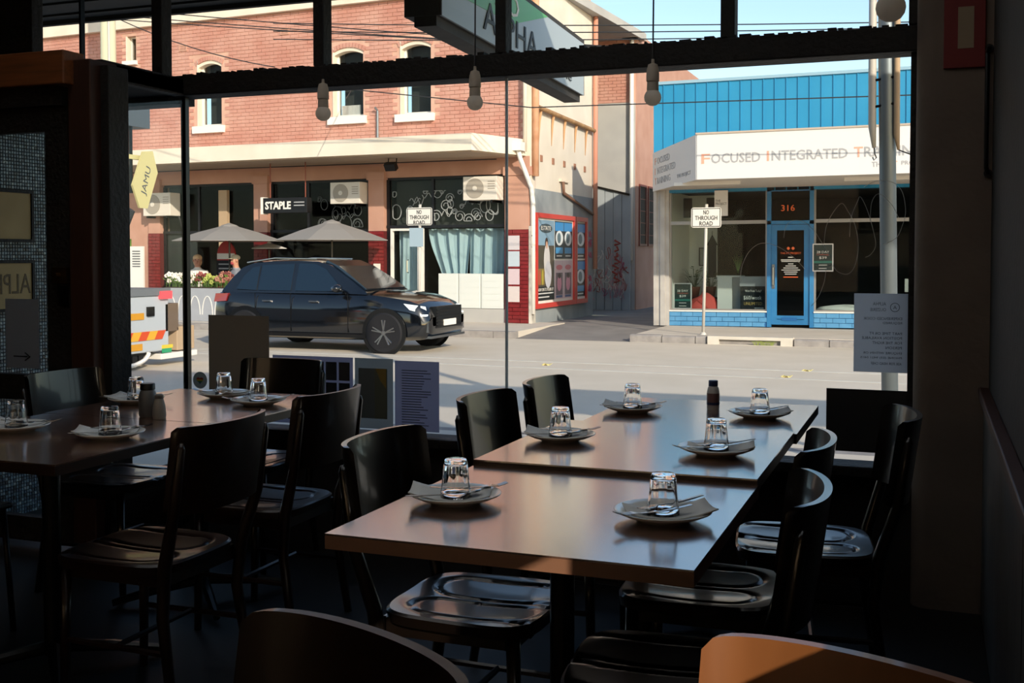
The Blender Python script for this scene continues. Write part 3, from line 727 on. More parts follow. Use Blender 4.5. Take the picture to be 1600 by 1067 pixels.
B(MS).box(0, LS, .03, .15, 2.47, 2.52).build('bottom_channel', m_sg, sg)
B(MS).box(0, LS, 0, .012, 2.52, 2.90).build('face', mat('sign_face_grey', 'a9b2b6', .4), sg)
B(MS).add([(0, -.003, 2.66), (LS * .40, -.003, 2.705), (LS * .66, -.003, 2.90), (0, -.003, 2.90), (0, 0, 2.66), (LS * .40, 0, 2.705), (LS * .66, 0, 2.90), (0, 0, 2.90)],
          [(0, 1, 2, 3), (0, 4, 5, 1), (1, 5, 6, 2), (2, 6, 7, 3), (3, 7, 4, 0)]).build('green_field', mat('sign_green', '5fae62', .4), sg)
def st(s_, x, z, w, h, m): text(s_, 'lettering', m, sg, MS @ Matrix.Translation((x, -.004, z)) @ Matrix.Rotation(PI/2, 4, 'X'), w=w, h=h, ext=.002)
st('ALPHA', .62, 2.575, 1.05, .16, mat('sign_ink', '3b4146', .6)); st('Ouzerie', 1.78, 2.565, .75, .075, mat('sign_ink', '3b4146', .6)); st('OUZO', .32, 2.745, .95, .13, m_white)
for xx in (.3, LS - .3): B(MS).tube([(xx, .1, 2.93), (xx, .1, 3.0)], .012).build('hanger', m_steel_d, sg)
# ---------------------------------------------------------------- lamp post and conduits at the near kerb
lp_ = thing('street_pole', 'grey steel street pole on the near footpath right of the window', 'pole', (-.235, 7.6, -.1))
B().tube([(-.235, 7.6, -.1), (-.29, 7.6, 2.6), (-.33, 7.6, 6.5)], .052, 14).build('shaft', m_galv, lp_, smooth=True)
B().tube([(-.385, 7.58, 6.0), (-.375, 7.58, 2.5), (-.372, 7.58, 2.15), (-.36, 7.58, 2.02)], [.025, .025, .024, .012], 10).build('conduit', m_signpole, lp_, smooth=True)
B().tube([(-.235, 7.56, 6.0), (-.225, 7.56, 2.5), (-.222, 7.56, 2.1), (-.21, 7.56, 2.0)], [.02, .02, .02, .008], 10).build('conduit', m_tan, lp_, smooth=True)
for z in (2.28, 2.45): B().tube([(-.38, 7.575, z), (-.22, 7.56, z + .02)], .009, 6).build('clamp', m_steel_d, lp_)
B().tube([(-.21, 7.56, 2.0), (-.14, 7.56, 1.97), (-.05, 7.6, 1.9), (.1, 7.6, 1.85)], .004, 5).build('loose_wire', m_wire, lp_)
B().tube([(-.36, 7.58, 2.02), (-.355, 7.58, 1.98), (-.345, 7.58, 1.955), (-.36, 7.58, 1.94), (-.368, 7.58, 1.96)], .005, 5).build('hook', m_steel, lp_)
# ---------------------------------------------------------------- signs on poles
def no_through(x, y, z0, z1, lean, label):
    t = thing('road_sign', label, 'road sign', (x, y, -.1), group='no through road signs')
    B().tube([(x - lean, y, -.1), (x, y, z1 + .06)], .028, 10).build('pole', m_signpole, t, smooth=True)
    B().lathe([(.06, 0), (.05, .03), (.03, .05)], (x - lean, y, -.1), 10).build('pole_foot', m_signpole, t)
    w = .27
    pl = []
    for cx, cz, a0 in ((x + w - .04, z1 - .04, 0), (x - w + .04, z1 - .04, 90), (x - w + .04, z0 + .04, 180), (x + w - .04, z0 + .04, 270)):
        pl += [(cx + .04*math.cos(R_(a0 + k*30)), cz + .04*math.sin(R_(a0 + k*30))) for k in range(4)]
    B().prism(pl, 1, y - .04, y - .033).build('plate', mat('road_sign_white', 'ddd9d0', .5), t)
    ring_frame(B(), x - w + .015, x + w - .015, z0 + .015, z1 - .015, .012, y - .043, y - .04).build('border', m_ink, t)
    for k, (s_, ww) in enumerate((('NO', .10), ('THROUGH', .40), ('ROAD', .24))):
        text(s_, 'lettering', m_ink, t, front(x, y - .042, z1 - .125 - k*.1), w=ww, h=.078, ext=.002, align='C', bold=.01)
    return t
no_through(-3.80, 19.95, 1.83, 2.19, .05, 'white NO THROUGH ROAD sign on a pole in front of the gym window')
n2 = no_through(-9.22, 19.4, 1.91, 2.25, .03, 'white NO THROUGH ROAD sign on a pole in front of the curtained shop')
B().box(-9.43, -9.14, 19.36, 19.37, 1.50, 1.86).build('lower_plate', mat('lower_plate_blue', '9fb2bd', .6), n2)
# ---------------------------------------------------------------- poles and wires of the far side
t = thing('power_pole', 'tall pale concrete power pole in front of the brick building', 'pole', (-16.6, 19.9, -.1))
B().tube([(-17.0, 19.9, -.1), (-17.03, 19.9, 9.5)], [.19, .15], 14).build('shaft', mat('pole_concrete', 'c9c6a8', .8), t, smooth=True)
B().tube([(-16.85, 19.75, -.1), (-16.88, 19.75, 8)], .03, 8).build('conduit', m_signpole, t)
m_w = m_wire
WIRES = [
    ((-11.57, 18.0, 5.67), (6.15, 18.0, 4.57)),
    ((-11.57, 18.0, 5.52), (6.15, 18.0, 4.52)),
    ((-11.57, 18.0, 5.37), (6.16, 18.0, 4.45)),
    ((-20.2, 18.0, 7.04), (-2.51, 18.0, 4.5)),
    ((-20.2, 18.0, 6.85), (-2.5, 18.0, 4.5)),
    ((-19.85, 18.0, 6.66), (-1.54, 18.0, 4.45)),
    ((-15.22, 18.0, 6.05), (-11.54, 18.0, 4.85)),
]
WD = ['highest of three power lines against the sky', 'middle of three power lines against the sky', 'lowest of three power lines against the sky', 'top one of the power lines crossing the brick wall',
      'second of the power lines crossing the brick wall', 'third of the power lines crossing the brick wall', 'power line slanting down from the concrete pole']
for (a, b_), lb in zip(WIRES, WD):
    a, b_ = Vector(a), Vector(b_); pts = []
    for k in range(9):
        s = k / 8; p = a.lerp(b_, s); p.z -= .12 * (1 - (2*s - 1)**2); pts.append(p)
    tag(B().tube(pts, .010, 5).build('power_line', m_wire), 'thin dark ' + lb, 'wire')

tag(B().tube([(-12.32, 22.10, 4.85), (-9.92, 18.00, 4.35), (-6.45, 18.00, 3.86), (-0.27, 18.00, 3.76), (5.29, 18.00, 3.67)], .010, 5).build('power_line', m_wire), 'thin dark service line running from the brick wall across the blue cladding', 'wire')
# ================================================================ brick building across the street
ML = Matrix.Translation((-7.9, 22.0, 0)) @ Matrix.Rotation(R_(-4), 4, 'Z')
lb = thing('brick_building', 'two-storey red brick building with cream awning over three shopfronts', 'building', (-7.9, 22.0, -.1), R_(-4))
WINS = [(-8.81, -8.09, 4.45, 6.04), (-4.91, -4.11, 4.47, 6.04), (-3.14, -2.38, 4.44, 6.05), (-11.05, -10.74, 6.18, 6.80)]
wl = holes(B(ML), -16, -.12, 3.3, 6.98, WINS, .015, .35).build('brick_wall', m_mortar, lb)
# bricks: the nearest 300 singly, the rest as one part
BW, BH, J = .228, .076, .010
bmesh_ = B().add([(0, 0, 0), (BW, 0, 0), (BW, 0, BH), (0, 0, BH), (0, .02, 0), (BW, .02, 0), (BW, .02, BH), (0, .02, BH)],
                 [(0, 1, 2, 3), (0, 4, 5, 1), (1, 5, 6, 2), (2, 6, 7, 3), (3, 7, 4, 0)])
br_me = bmesh_.mesh('brick', None, m_brick)
cand = []; row = 0; z = 3.78
while z + BH < 6.96:
    u = -.13 - BW - (BW/2 if row % 2 else 0)
    while u > -15.6:
        if not any(h[0] - BW - .005 < u < h[1] + .005 and h[2] - BH - .12 < z < h[3] + (.09 if h[3] < 6.5 else .02) for h in WINS): cand.append((u, z))
        u -= BW + J
    z += BH + J; row += 1
cand.sort(key=lambda c: -c[0])
rest = B(ML)
inv_lb = WM[lb].inverted()
for k, (u, z) in enumerate(cand):
    dy = random.uniform(-.003, .003)
    if k < 300:
        o = bpy.data.objects.new('brick', br_me); COL.objects.link(o); o.parent = wl; o.location = (u, dy, z + .1)
    else:
        rest.add([(u + p[0], p[1] + dy, z + p[2]) for p in bmesh_.v], bmesh_.f)
rest.build('bricks', m_brick, wl)['kind'] = 'stuff'
B(ML).box(-16, -.05, -.12, .4, 6.97, 7.5).build('parapet_band', m_cream, lb)
B(ML).box(-16, -.05, .3, 8, 7.2, 7.4).build('roof', m_greywall, lb)
for k, (u0, u1, z0, z1) in enumerate(WINS):
    big = z1 < 6.5; d = .22
    wn = B(ML)
    ring_frame(wn, u0, u1, z0, z1, .06 if big else .03, d - .06, d)
    if big: wn.box(u0 + .06, u1 - .06, d - .05, d, (z0 + z1)/2 - .03, (z0 + z1)/2 + .03)
    f_ = wn.build('window', m_white, lb)
    B(ML).box(u0 + .03, u1 - .03, d - .02, d - .012, z0 + .03, z1 - .03).build('pane', m_glass2, f_)
    B(ML).box(u0, u1, .5, .55, z0, z1).build('room_back', m_shopgrey, f_)
    e = .10 if big else .06
    B(ML).box(u0 - e, u1 + e, -.09, .2, z0 - .17 if big else z0 - .1, z0).build('sill', m_white, f_)
    B(ML).box(u0 - .005, u0 + .02, -.004, d, z0, z1).build('reveal', m_cream, f_)
    if big:
        # segmental arch of bricks on end, with a cream soffit
        uc = (u0 + u1)/2; hw = (u1 - u0)/2; rise = .10; Rr = (hw*hw + rise*rise)/(2*rise); zc = z1 - rise + rise - Rr
        ar = []
        for q in range(13):
            s = -hw + 2*hw*q/12; ar.append((uc + s, zc + math.sqrt(Rr*Rr - s*s)))
        B(ML).prism([(u0, z1 + .02), (u1, z1 + .02)] + [(p[0], p[1] - .09) for p in ar[::-1]], 1, .03, d).build('arch_soffit', m_cream, f_)
        for q in range(11):
            s0, s1 = -hw - .04 + (2*hw + .08)*q/11 + .005, -hw - .04 + (2*hw + .08)*(q + 1)/11 - .005
            za = zc + math.sqrt(max(Rr*Rr - s0*s0, .01)); zb = zc + math.sqrt(max(Rr*Rr - s1*s1, .01))
            B(ML).prism([(uc + s0, za - .01), (uc + s1, zb - .01), (uc + s1*1.1, zb + .09), (uc + s0*1.1, za + .09)], 1, -.004, .03).build('arch_brick', m_brick, f_)
B(ML).box(-4.80, -4.30, .2, .23, 4.5, 4.75).build('stacked_paper', m_white, lb)
# wall vents
for u, z in ((-9.35, 6.3), (-6.35, 6.45)):
    vn = ring_frame(B(ML), u, u + .24, z, z + .16, .03, -.02, .02).build('wall_vent', m_pink, lb)
    for q in range(3): B(ML).box(u + .03, u + .21, -.012, .02, z + .04 + q*.035, z + .055 + q*.035).build('louvre', m_pink, vn)
B(ML).tube([(-3.70, -.05, 3.76), (-3.70, -.05, 4.55), (-3.72, -.12, 4.62)], .025).build('vent_pipe', m_galv, lb)
# awning slab with splayed end
aw = B(ML).prism([(-16, 0), (-16, -1.66), (-.55, -1.66), (-.1, -.1), (-.1, 0)], 2, 3.42, 3.76).build('awning', m_cream, lb)
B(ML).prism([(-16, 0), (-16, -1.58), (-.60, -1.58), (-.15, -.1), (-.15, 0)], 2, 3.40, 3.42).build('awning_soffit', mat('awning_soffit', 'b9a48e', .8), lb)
B(ML).tube([(-16, -.5, 3.33), (-8, -.5, 3.36), (-.6, -.4, 3.34)], .012, 5).build('conduit', m_wire, lb)
B(ML).box(-16, -.02, .0, .3, 3.06, 3.42).build('lintel_band', m_pink, lb)
# pilasters with glazed red brick bases
for u0, u1 in ((-10.35, -9.98), (-7.12, -6.73), (-3.95, -3.55), (-.57, -.02)):
    pl = B(ML).box(u0, u1, -.05, .3, 1.88, 3.08).build('pilaster', m_pink, lb)
    B(ML).box(u0, u1, -.05, .3, -.1, 1.88).build('pilaster_core', mat('red_tile_joint', '5a1a1a', .8), pl)
    z = -.09; r = 0
    while z < 1.84:
        us = [u0, u0 + (u1 - u0) * (.33 if r % 2 else .66), u1]
        for a, c in zip(us[:-1], us[1:]): B(ML).box(a + .006, c - .006, -.066, -.045, z, z + .072).build('brick', m_redtile, pl)
        z += .082; r += 1
    B(ML).box(u0 - .03, u1 + .03, -.08, .2, 3.02, 3.2).build('capital', m_pink, pl)
# shopfronts
def shop(u0, u1, tr, lower_dark=True):
    s_ = ring_frame(B(ML), u0, u1, -.1, 3.08, .07, .08, .16)
    s_.box(u0, u1, .06, .17, tr - .03, tr + .03); s_.box((u0 + u1)/2 - .35, (u0 + u1)/2 - .29, .08, .16, tr, 3.02)
    f_ = s_.build('shopfront', m_frame_blk, lb)
    B(ML).box(u0 + .05, u1 - .05, .11, .118, tr, 3.03).build('fanlight_pane', m_glass2, f_)
    B(ML).box(u0 + .05, u1 - .05, .11, .118, -.05, tr).build('display_pane', m_glass2, f_)
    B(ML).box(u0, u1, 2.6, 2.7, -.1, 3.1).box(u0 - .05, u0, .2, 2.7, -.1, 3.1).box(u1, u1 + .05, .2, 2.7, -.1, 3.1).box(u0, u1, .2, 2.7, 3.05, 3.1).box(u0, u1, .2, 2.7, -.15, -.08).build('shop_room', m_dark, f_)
    return f_
f1, f2, f3 = shop(-9.98, -7.12, 1.9), shop(-6.73, -3.95, 1.9), shop(-3.55, -.57, 1.97)
B(ML).box(-8.2, -7.95, .0, .1, .1, 2.9).build('pale_door_post', m_tan, f1)
B(ML).box(-9.9, -9.0, .14, .18, 0, 1.85).build('window_graphic', m_shopgrey, f1)
B(ML).box(-3.45, -.65, .35, .37, 2.0, 3.0).build('backing_panel', m_shopgrey, f3)
# doodles painted on the fanlights
random.seed(21)
def doodle(f_, u0, u1, z0, z1, n, m, y=.098, r=.010):
    for k in range(n):
        u, z = random.uniform(u0, u1), random.uniform(z0, z1); kk = random.choice((0, 1, 2)); R0 = random.uniform(.05, .16)
        if kk == 0: P = [(u + R0*math.cos(a)*(1 - a/14), y, z + R0*math.sin(a)*(1 - a/14)) for a in [q*.45 for q in range(22)]]
        elif kk == 1: P = [(u + R0*math.cos(a), y, z + R0*1.3*math.sin(a)) for a in [q*.4 for q in range(17)]]
        else: P = [(u + .035*q, y, z + R0*.7*math.sin(q*1.1 + k)) for q in range(9)]
        P = [(min(max(p[0], u0), u1), p[1], min(max(p[2], z0), z1)) for p in P]
        B(ML).tube(P, r, 4).build('doodle', m, f_)
m_dood = mat('doodle_white', '9fa3a2', .8); m_dood2 = mat('doodle_grey', '5f6465', .8)
doodle(f3, -3.4, -.8, 2.08, 2.75, 34, m_dood); doodle(f2, -5.4, -4.05, 1.98, 2.95, 26, m_dood2, r=.007)
# curtained shop: door, cabinets, plinth
dd_ = ring_frame(B(ML), -3.42, -2.66, -.1, 1.93, .05, .02, .10); dd_.box(-2.70, -2.60, -.03, .1, -.1, 1.93)
dr3 = dd_.build('glass_door', m_white, lb)
B(ML).tube([(-2.95, -.0, .95), (-2.95, -.06, .97), (-2.95, -.06, 1.22), (-2.95, -.0, 1.24)], .014).build('handle', m_steel, dr3)
for k, (a, c) in enumerate(((-2.18, -1.68), (-1.68, -1.14), (-1.14, -.60))):
    cb = B(ML).box(a + .01, c - .01, -.04, .1, .20, .94).build('white_cabinet', mat('cabinet_white', 'd9dcd6', .6), lb)
    for q in range(5): B(ML).box(a + .03, c - .03, -.046, -.04, .24 + q*.135, .36 + q*.135).build('panel', mat('cabinet_white', 'd9dcd6', .6), cb)
B(ML).box(-2.2, -.58, -.03, .1, -.1, .19).build('plinth', m_greywall, lb)
B(ML).box(-3.80, -3.63, -.085, -.066, .75, 1.15).build('menu_case', m_white, lb)
# pasted papers on the corner pilaster
for k, (z0, z1, c) in enumerate(((1.45, 1.75, 'c9c2c4'), (1.1, 1.42, 'b8c4cc'), (.72, 1.05, 'cdb9bd'), (.35, .68, 'd0c4c0'))):
    B(ML).box(-.50, -.22, -.072, -.066, z0, z1).build('pasted_paper', mat('pasted%d' % k, c, .9), lb)
MA = Matrix.Translation((-7.9, 22.0, 0))      # the alley wall runs straight back from the street
# ---------------------------------------------------------------- side wall along the alley
sw = B(MA).box(-.12, 0, .02, 4.55, -.15, 7.5).build('side_wall', mat('side_wall_cream', 'e2d8c8', .85, noise=1.2, color2='d2c8b8'), lb)
B(MA).box(0, .02, .25, 4.55, -.15, 2.75).build('grey_lower_wall', m_greylow, sw)  # wall is grey-blue up to this height, cream above
B(MA).box(-.02, .04, -.05, .22, -.1, 1.95).build('corner_pier', mat('pier_white', 'cfc9be', .85, noise=5, color2='8a8780'), sw)
B(MA).tube([(.07, .12, 7.4), (.07, .12, 3.0)], .075, 12).build('downpipe', mat('downpipe_peach', 'd9a786', .7, noise=5, color2='c8926f'), lb, smooth=True)
B(MA).tube([(-.08, -.12, 7.4), (-.08, -.12, 3.5)], .045, 10).build('downpipe', m_cream, lb, smooth=True)
B(MA).tube([(-.15, -.35, 3.55), (-.12, -.30, 3.35), (.04, -.05, 2.75), (.06, 0, 2.4), (.06, 0, .1)], .05, 10).build('downpipe', m_white, lb, smooth=True)
B(MA).box(-.3, -.05, -.45, -.2, 3.5, 3.68).build('rain_head', m_white, lb)
hp_ = B(MA).tube([(.09, .22, 4.46), (.09, 4.4, 4.40)], .05, 10).build('horizontal_pipe', mat('pipe_ochre', 'b08a60', .8, noise=4, color2='8d6a48'), lb)
for q in range(5): B(MA).tube([(.06, .5 + q*.85, 4.42), (.03, .5 + q*.85, 4.2), (.012, .5 + q*.85, 3.75)], [.035, .025, .006], 6).build('drip_stain', mat('drip_rust', 'c49a72', .9), hp_)
for q in range(5):
    for z in (3.35,): B(MA).box(.0, .015, .6 + q*.8, .75 + q*.8, z, z + .14).build('wall_tie', mat('wall_tie', 'a0745e', .9), sw)
B(MA).tube([(.09, 4.5, 7.4), (.09, 4.5, 1.0)], .06, 10).build('downpipe', mat('downpipe_rust', 'c98b74', .8), lb, smooth=True)
B(MA).tube([(.07, 2.0, 3.0), (.07, 2.05, 2.75), (.07, 4.35, 2.35)], .035, 8).build('drain_pipe', mat('downpipe_brown', '7a5a4a', .8), lb, smooth=True)
B(MA).box(.0, .06, 1.9, 2.5, 3.0, 3.06).build('ledge', m_cream, lb)
# graffiti strokes on the lower wall and the pier
random.seed(5)
m_gr = [mat('graffiti_black', '2c2c30', .8), mat('graffiti_white', 'd6d3ce', .8), mat('graffiti_magenta', 'a8476a', .8), mat('graffiti_red', '9c3634', .8)]
for k in range(9):
    z = random.uniform(.3, 1.8); y = random.uniform(-.02, .18); P = [(.047, y + .05*math.sin(q*1.3 + k), z + .05*q - .15) for q in range(7)]
    B(MA).tube(P, .014, 4).build('graffiti_stroke', m_gr[0] if k % 3 else m_gr[1], sw)
for k in range(8):
    z = random.uniform(.3, 2.0); P = [(.025, 4.15 + .03*q + .02*math.sin(q*2 + k), z + .08*math.sin(q*1.4 + k)) for q in range(9)]
    B(MA).tube(P, .012, 4).build('graffiti_stroke', m_gr[2], sw)
# ---------------------------------------------------------------- poster hoarding
bb = thing('poster_hoarding', 'red-framed hoarding of pasted posters on the alley wall', 'hoarding', tuple(MA @ Vector((.05, 2, .2))), 0)
def fr(y0, y1):
    b_ = B(MA)
    b_.box(.02, .10, y0, y1, .20, .30).box(.02, .10, y0, y1, 2.14, 2.24).box(.02, .10, y0, y0 + .09, .30, 2.14).box(.02, .10, y1 - .09, y1, .30, 2.14)
    b_.build('frame', m_red, bb); B(MA).box(.02, .05, y0 + .05, y1 - .05, .25, 2.2).build('backing', m_white, bb)
fr(.13, 2.88); fr(2.92, 3.85)
def poster(y0, y1, z0, z1, bgc, name):
    return B(MA).box(.05, .056, y0, y1, z0, z1).build('poster', mat(name, bgc, .5), bb)
def patch(p, y0, y1, z0, z1, c, d=.0565): return B(MA).box(.056, d + .002, y0, y1, z0, z1).build('print', mat('pp_' + c, c, .5), p)
def disc(p, yc, zc, ry, rz, c, d=.060):
    n = 18; return B(MA).prism([(yc + ry*math.cos(2*PI*q/n), zc + rz*math.sin(2*PI*q/n)) for q in range(n)], 0, .056, d).build('print', mat('pp_' + c, c, .5), p)
def ptext(p, s_, y, z, w, h, m): text(s_, 'lettering', m, p, MA @ east(.0615, y, z), w=w, h=h, ext=.001)
p1 = poster(.26, 1.42, .36, 2.10, '7f9fb8', 'poster_sky')
patch(p1, .26, 1.42, .36, .66, '16181c'); patch(p1, .27, 1.40, .66, 1.55, '4a4338'); patch(p1, .30, .75, .70, 1.05, '7c6a3a', .058)
disc(p1, .88, 1.60, .10, .12, '3a2a22', .061); disc(p1, .90, 1.22, .20, .36, 'c9c6c8', .062); disc(p1, .98, .92, .22, .30, 'bcbcc6', .063); disc(p1, .88, 1.56, .06, .08, 'c49a84', .064)
disc(p1, .42, .86, .06, .17, 'a84a3a', .061); disc(p1, .62, .86, .06, .17, 'a89a3a', .061); disc(p1, .84, 1.92, .42, .10, '3c4a52', .061)
ptext(p1, 'ESTATE', .52, 1.88, .64, .09, m_white); ptext(p1, 'NOW ON TO YOUR LIPS', .30, .56, 1.06, .07, m_white)
for k in range(2): patch(p1, .32, 1.36 - .3*k, .50 - .08*k, .525 - .08*k, 'd0d0d0', .058)
def small(y0, y1, z0, z1, kind):
    w = y1 - y0; h = z1 - z0
    if kind == 'b':
        p = poster(y0, y1, z0, z1, '14202c', 'poster_navy'); patch(p, y0 + .02*w, y1 - .02*w, z1 - .26*h, z1 - .03*h, '2e86c8'); disc(p, (y0 + y1)/2, z0 + .55*h, w*.42, h*.2, 'd6dde2'); disc(p, (y0 + y1)/2 - .05*w, z0 + .55*h, w*.2, h*.14, '56707e', .062)
        patch(p, y0 + .1*w, y1 - .1*w, z0 + .14*h, z0 + .3*h, '3a8cc4'); patch(p, y0 + .2*w, y1 - .2*w, z0 + .06*h, z0 + .09*h, 'e0e0e0')
    else:
        p = poster(y0, y1, z0, z1, 'c9b3bc', 'poster_pink'); disc(p, (y0 + y1)/2, z1 - .18*h, w*.35, h*.07, 'c8707c'); patch(p, y0 + .12*w, y1 - .12*w, z0 + .1*h, z0 + .68*h, '6a5a66'); disc(p, (y0 + y1)/2, z0 + .4*h, w*.25, h*.2, 'd08aa4')
        disc(p, (y0 + y1)/2, z0 + .6*h, w*.14, h*.07, '33262a', .062); patch(p, y0 + .14*w, y1 - .14*w, z0 + .03*h, z0 + .09*h, '4a5a8a')
for a in (1.46, 2.10): small(a, a + .62, 1.26, 2.10, 'b'); small(a, a + .62, .36, 1.22, 'p')
small(3.02, 3.75, 1.26, 2.10, 'b'); small(3.02, 3.75, .36, 1.22, 'b')
# ---------------------------------------------------------------- block closing the alley
gb = thing('rear_block', 'grey rendered block with brick top closing the alley', 'building', (-8.5, 29.6, -.15))
B().box(-9.8, -7.6, 29.6, 40, -.2, 5.5).build('rendered_wall', m_greywall, gb)
top_ = B().box(-9.8, -7.6, 29.62, 40, 5.5, 7.4).build('brick_top', m_mortar, gb)
bme2 = B().box(0, .228, -.02, 0, 0, .076).mesh('brick', None, m_brick)
for r in range(21):
    for q in range(6):
        o = bpy.data.objects.new('brick', bme2); COL.objects.link(o); o.parent = top_; o.location = (-8.95 + q*.238 + (.114 if r % 2 else 0) - WM[gb].translation.x, 29.62 - WM[gb].translation.y, 5.51 + r*.086 - WM[gb].translation.z)
        if -8.95 + q*.238 + (.114 if r % 2 else 0) + .228 > -7.6: bpy.data.objects.remove(o)
B().box(-7.60, -7.57, 29.62, 40, -.2, 7.4).build('side_wall', mat('orange_brick_side', 'c09684', .85, noise=2, color2='b48876'), gb)
B().tube([(-7.68, 29.5, 7.2), (-7.68, 29.5, 1.2)], .06, 10).build('downpipe', m_white, gb, smooth=True)
B().box(-7.9, -7.5, 29.3, 29.6, 7.2, 7.45).build('gutter', m_white, gb)
for k in range(2):
    f_ = ring_frame(B(Matrix.Rotation(PI/2, 4, 'Z')), 29.9 + k*1.0, 30.7 + k*1.0, 1.6, 3.3, .06, 7.53, 7.58).build('side_window', mat('window_maroon', '6a2a24', .6), gb)
    B().box(-7.565, -7.56, 29.95 + k, 30.65 + k, 1.65, 3.25).build('pane', m_dark, f_)
    for q in range(4): B().box(-7.56, -7.55, 29.95 + k, 30.65 + k, 1.9 + q*.33, 1.92 + q*.33).build('bar', mat('window_maroon', '6a2a24', .6), f_)
fx = thing('sheet_fence', 'grey painted sheet-metal fence with graffiti at the end of the alley', 'fence', (-8.3, 29.4, -.15))
for k in range(6):
    a = -9.1 + k*.24; B().box(a, a + .225, 29.36 + (.012 if k % 2 else 0), 29.45, -.16, 3.30 - k*.06).build('sheet', mat('fence_grey', '98a0a4', .8, noise=2, color2='aab0b2'), fx)
B().tube([(-9.1, 29.34, 3.33), (-7.68, 29.34, 2.98)], .03, 6).build('capping', m_steel_d, fx)
random.seed(9)
for k in range(44):
    u = random.uniform(-8.85, -7.8); z = random.uniform(.25, 1.45); h = random.uniform(.08, .22); wv = random.uniform(.02, .07)
    P = [(u + wv*math.sin(q*1.7 + k) + .012*q, 29.345, z + h*math.cos(q*.9 + k*2)) for q in range(8)]
    B().tube(smooth_path(P, 3), .010, 4).build('graffiti_stroke', random.choice(m_gr[1:] + [mat('graffiti_pink', 'c08a94', .8)]), fx)
for k in range(7): B().tube([(-8.10 + .07*math.sin(k), 29.34, 1.75 - k*.17), (-7.98 + .04*math.cos(k*2), 29.34, 1.66 - k*.17), (-8.10, 29.34, 1.62 - k*.17)], .03, 5).build('graffiti_stroke', m_gr[3], fx)
# chimney and roof edge behind
t = thing('chimney_block', 'pale chimney block rising behind the alley against the sky', 'chimney', (-9.35, 33, 7.4))
B().box(-10.3, -9.4, 32, 33, 7.4, 8.6).build('stack', m_cream, t); B().box(-10.35, -9.35, 31.95, 33.05, 8.6, 8.68).build('cap', m_cream, t)
B().tube([(-9.75, 32.4, 8.68), (-9.75, 32.4, 10.4)], .04).build('flue', m_pink, t)
# ================================================================ things outside the left shops
def ac_unit(u0, u1, z0, z1, y0, label):
    c = ML @ Vector(((u0 + u1)/2, y0 + .15, z0)); t = thing('air_conditioner', label, 'air conditioner', tuple(c), R_(-4), group='wall air conditioners')
    B(ML).box(u0, u1, y0, y0 + .36, z0, z1).build('case', m_ac, t, bevel=.01)
    w = u1 - u0
    fanr = (z1 - z0)*.42; uc = u0 + w*.36
    B(ML).lathe([(.001, 0), (fanr, 0), (fanr, .012), (.001, .012)], (uc, y0 - .012, (z0 + z1)/2), 24, 'Y').build('fan_guard', mat('ac_grille', 'a49c90', .6), t)
    B(ML).lathe([(.001, 0), (fanr*.25, 0), (fanr*.25, .01), (.001, .01)], (uc, y0 - .022, (z0 + z1)/2), 12, 'Y').build('fan_hub', m_ac, t)
    for q in range(4): B(ML).box(u1 - w*.26, u1 - w*.05, y0 - .006, y0, z1 - .12 - q*.05, z1 - .10 - q*.05).build('louvre', mat('ac_grille', 'a49c90', .6), t)
    for u in (u0 + .1, u1 - .14): B(ML).box(u, u + .04, y0, .1, z0 - .05, z0).build('bracket', m_steel_d, t)
    B(ML).tube([(u1 - .05, y0 + .3, z0 + .1), (u1 + .03, y0 + .32, z0 - .1), (u1 + .02, .06, z0 - .3)], .018, 6).build('hose', m_wire, t)
ac_unit(-1.42, -.63, 2.50, 3.0, -.33, 'cream air conditioner above the curtained shop window')
ac_unit(-4.78, -4.0, 2.49, 2.97, -.33, 'cream air conditioner beside the STAPLE sign')
ac_unit(-10.25, -9.40, 2.30, 2.86, -.33, 'cream air conditioner at the left end of the awning')
# hanging STAPLE sign
t = thing('shop_sign', 'black hanging shop sign reading STAPLE under the cream awning', 'sign', tuple(ML @ Vector((-5.75, -.9, 2.3))), R_(-4))
B(ML).box(-6.14, -4.95, -.98, -.80, 2.28, 2.62).build('box', mat('sign_black', '121214', .5), t, bevel=.008)
B(ML).box(-6.20, -6.14, -.99, -.79, 2.26, 2.64).build('end_cap', m_white, t)
text('STAPLE', 'lettering', m_white, t, ML @ front(-6.08, -.982, 2.36), w=.70, h=.18, ext=.004, bold=.035)
for q in range(2): B(ML).box(-5.30, -5.02, -.985, -.98, 2.50 - q*.07, 2.525 - q*.07).build('small_print', m_sign_grey, t)
for u in (-6.0, -5.05): B(ML).tube([(u, -.89, 2.62), (u, -.89, 3.40)], .012, 6).build('hanger', mat('hanger_red', '8a4a3a', .6), t)
# floodlight under the awning and small camera boxes
t = thing('flood_light', 'black floodlight under the awning in front of the curtained shop', 'lamp', tuple(ML @ Vector((-2.85, -.9, 3.2))), R_(-4))
B(ML).cbox((-2.82, -.95, 3.22), (.26, .12, .16), Matrix.Rotation(.6, 4, 'X')).build('head', m_black, t)
B(ML).tube([(-2.92, -.9, 3.25), (-2.92, -.88, 3.40)], .012).tube([(-2.72, -.9, 3.25), (-2.72, -.88, 3.40)], .012).build('bracket', m_black, t)
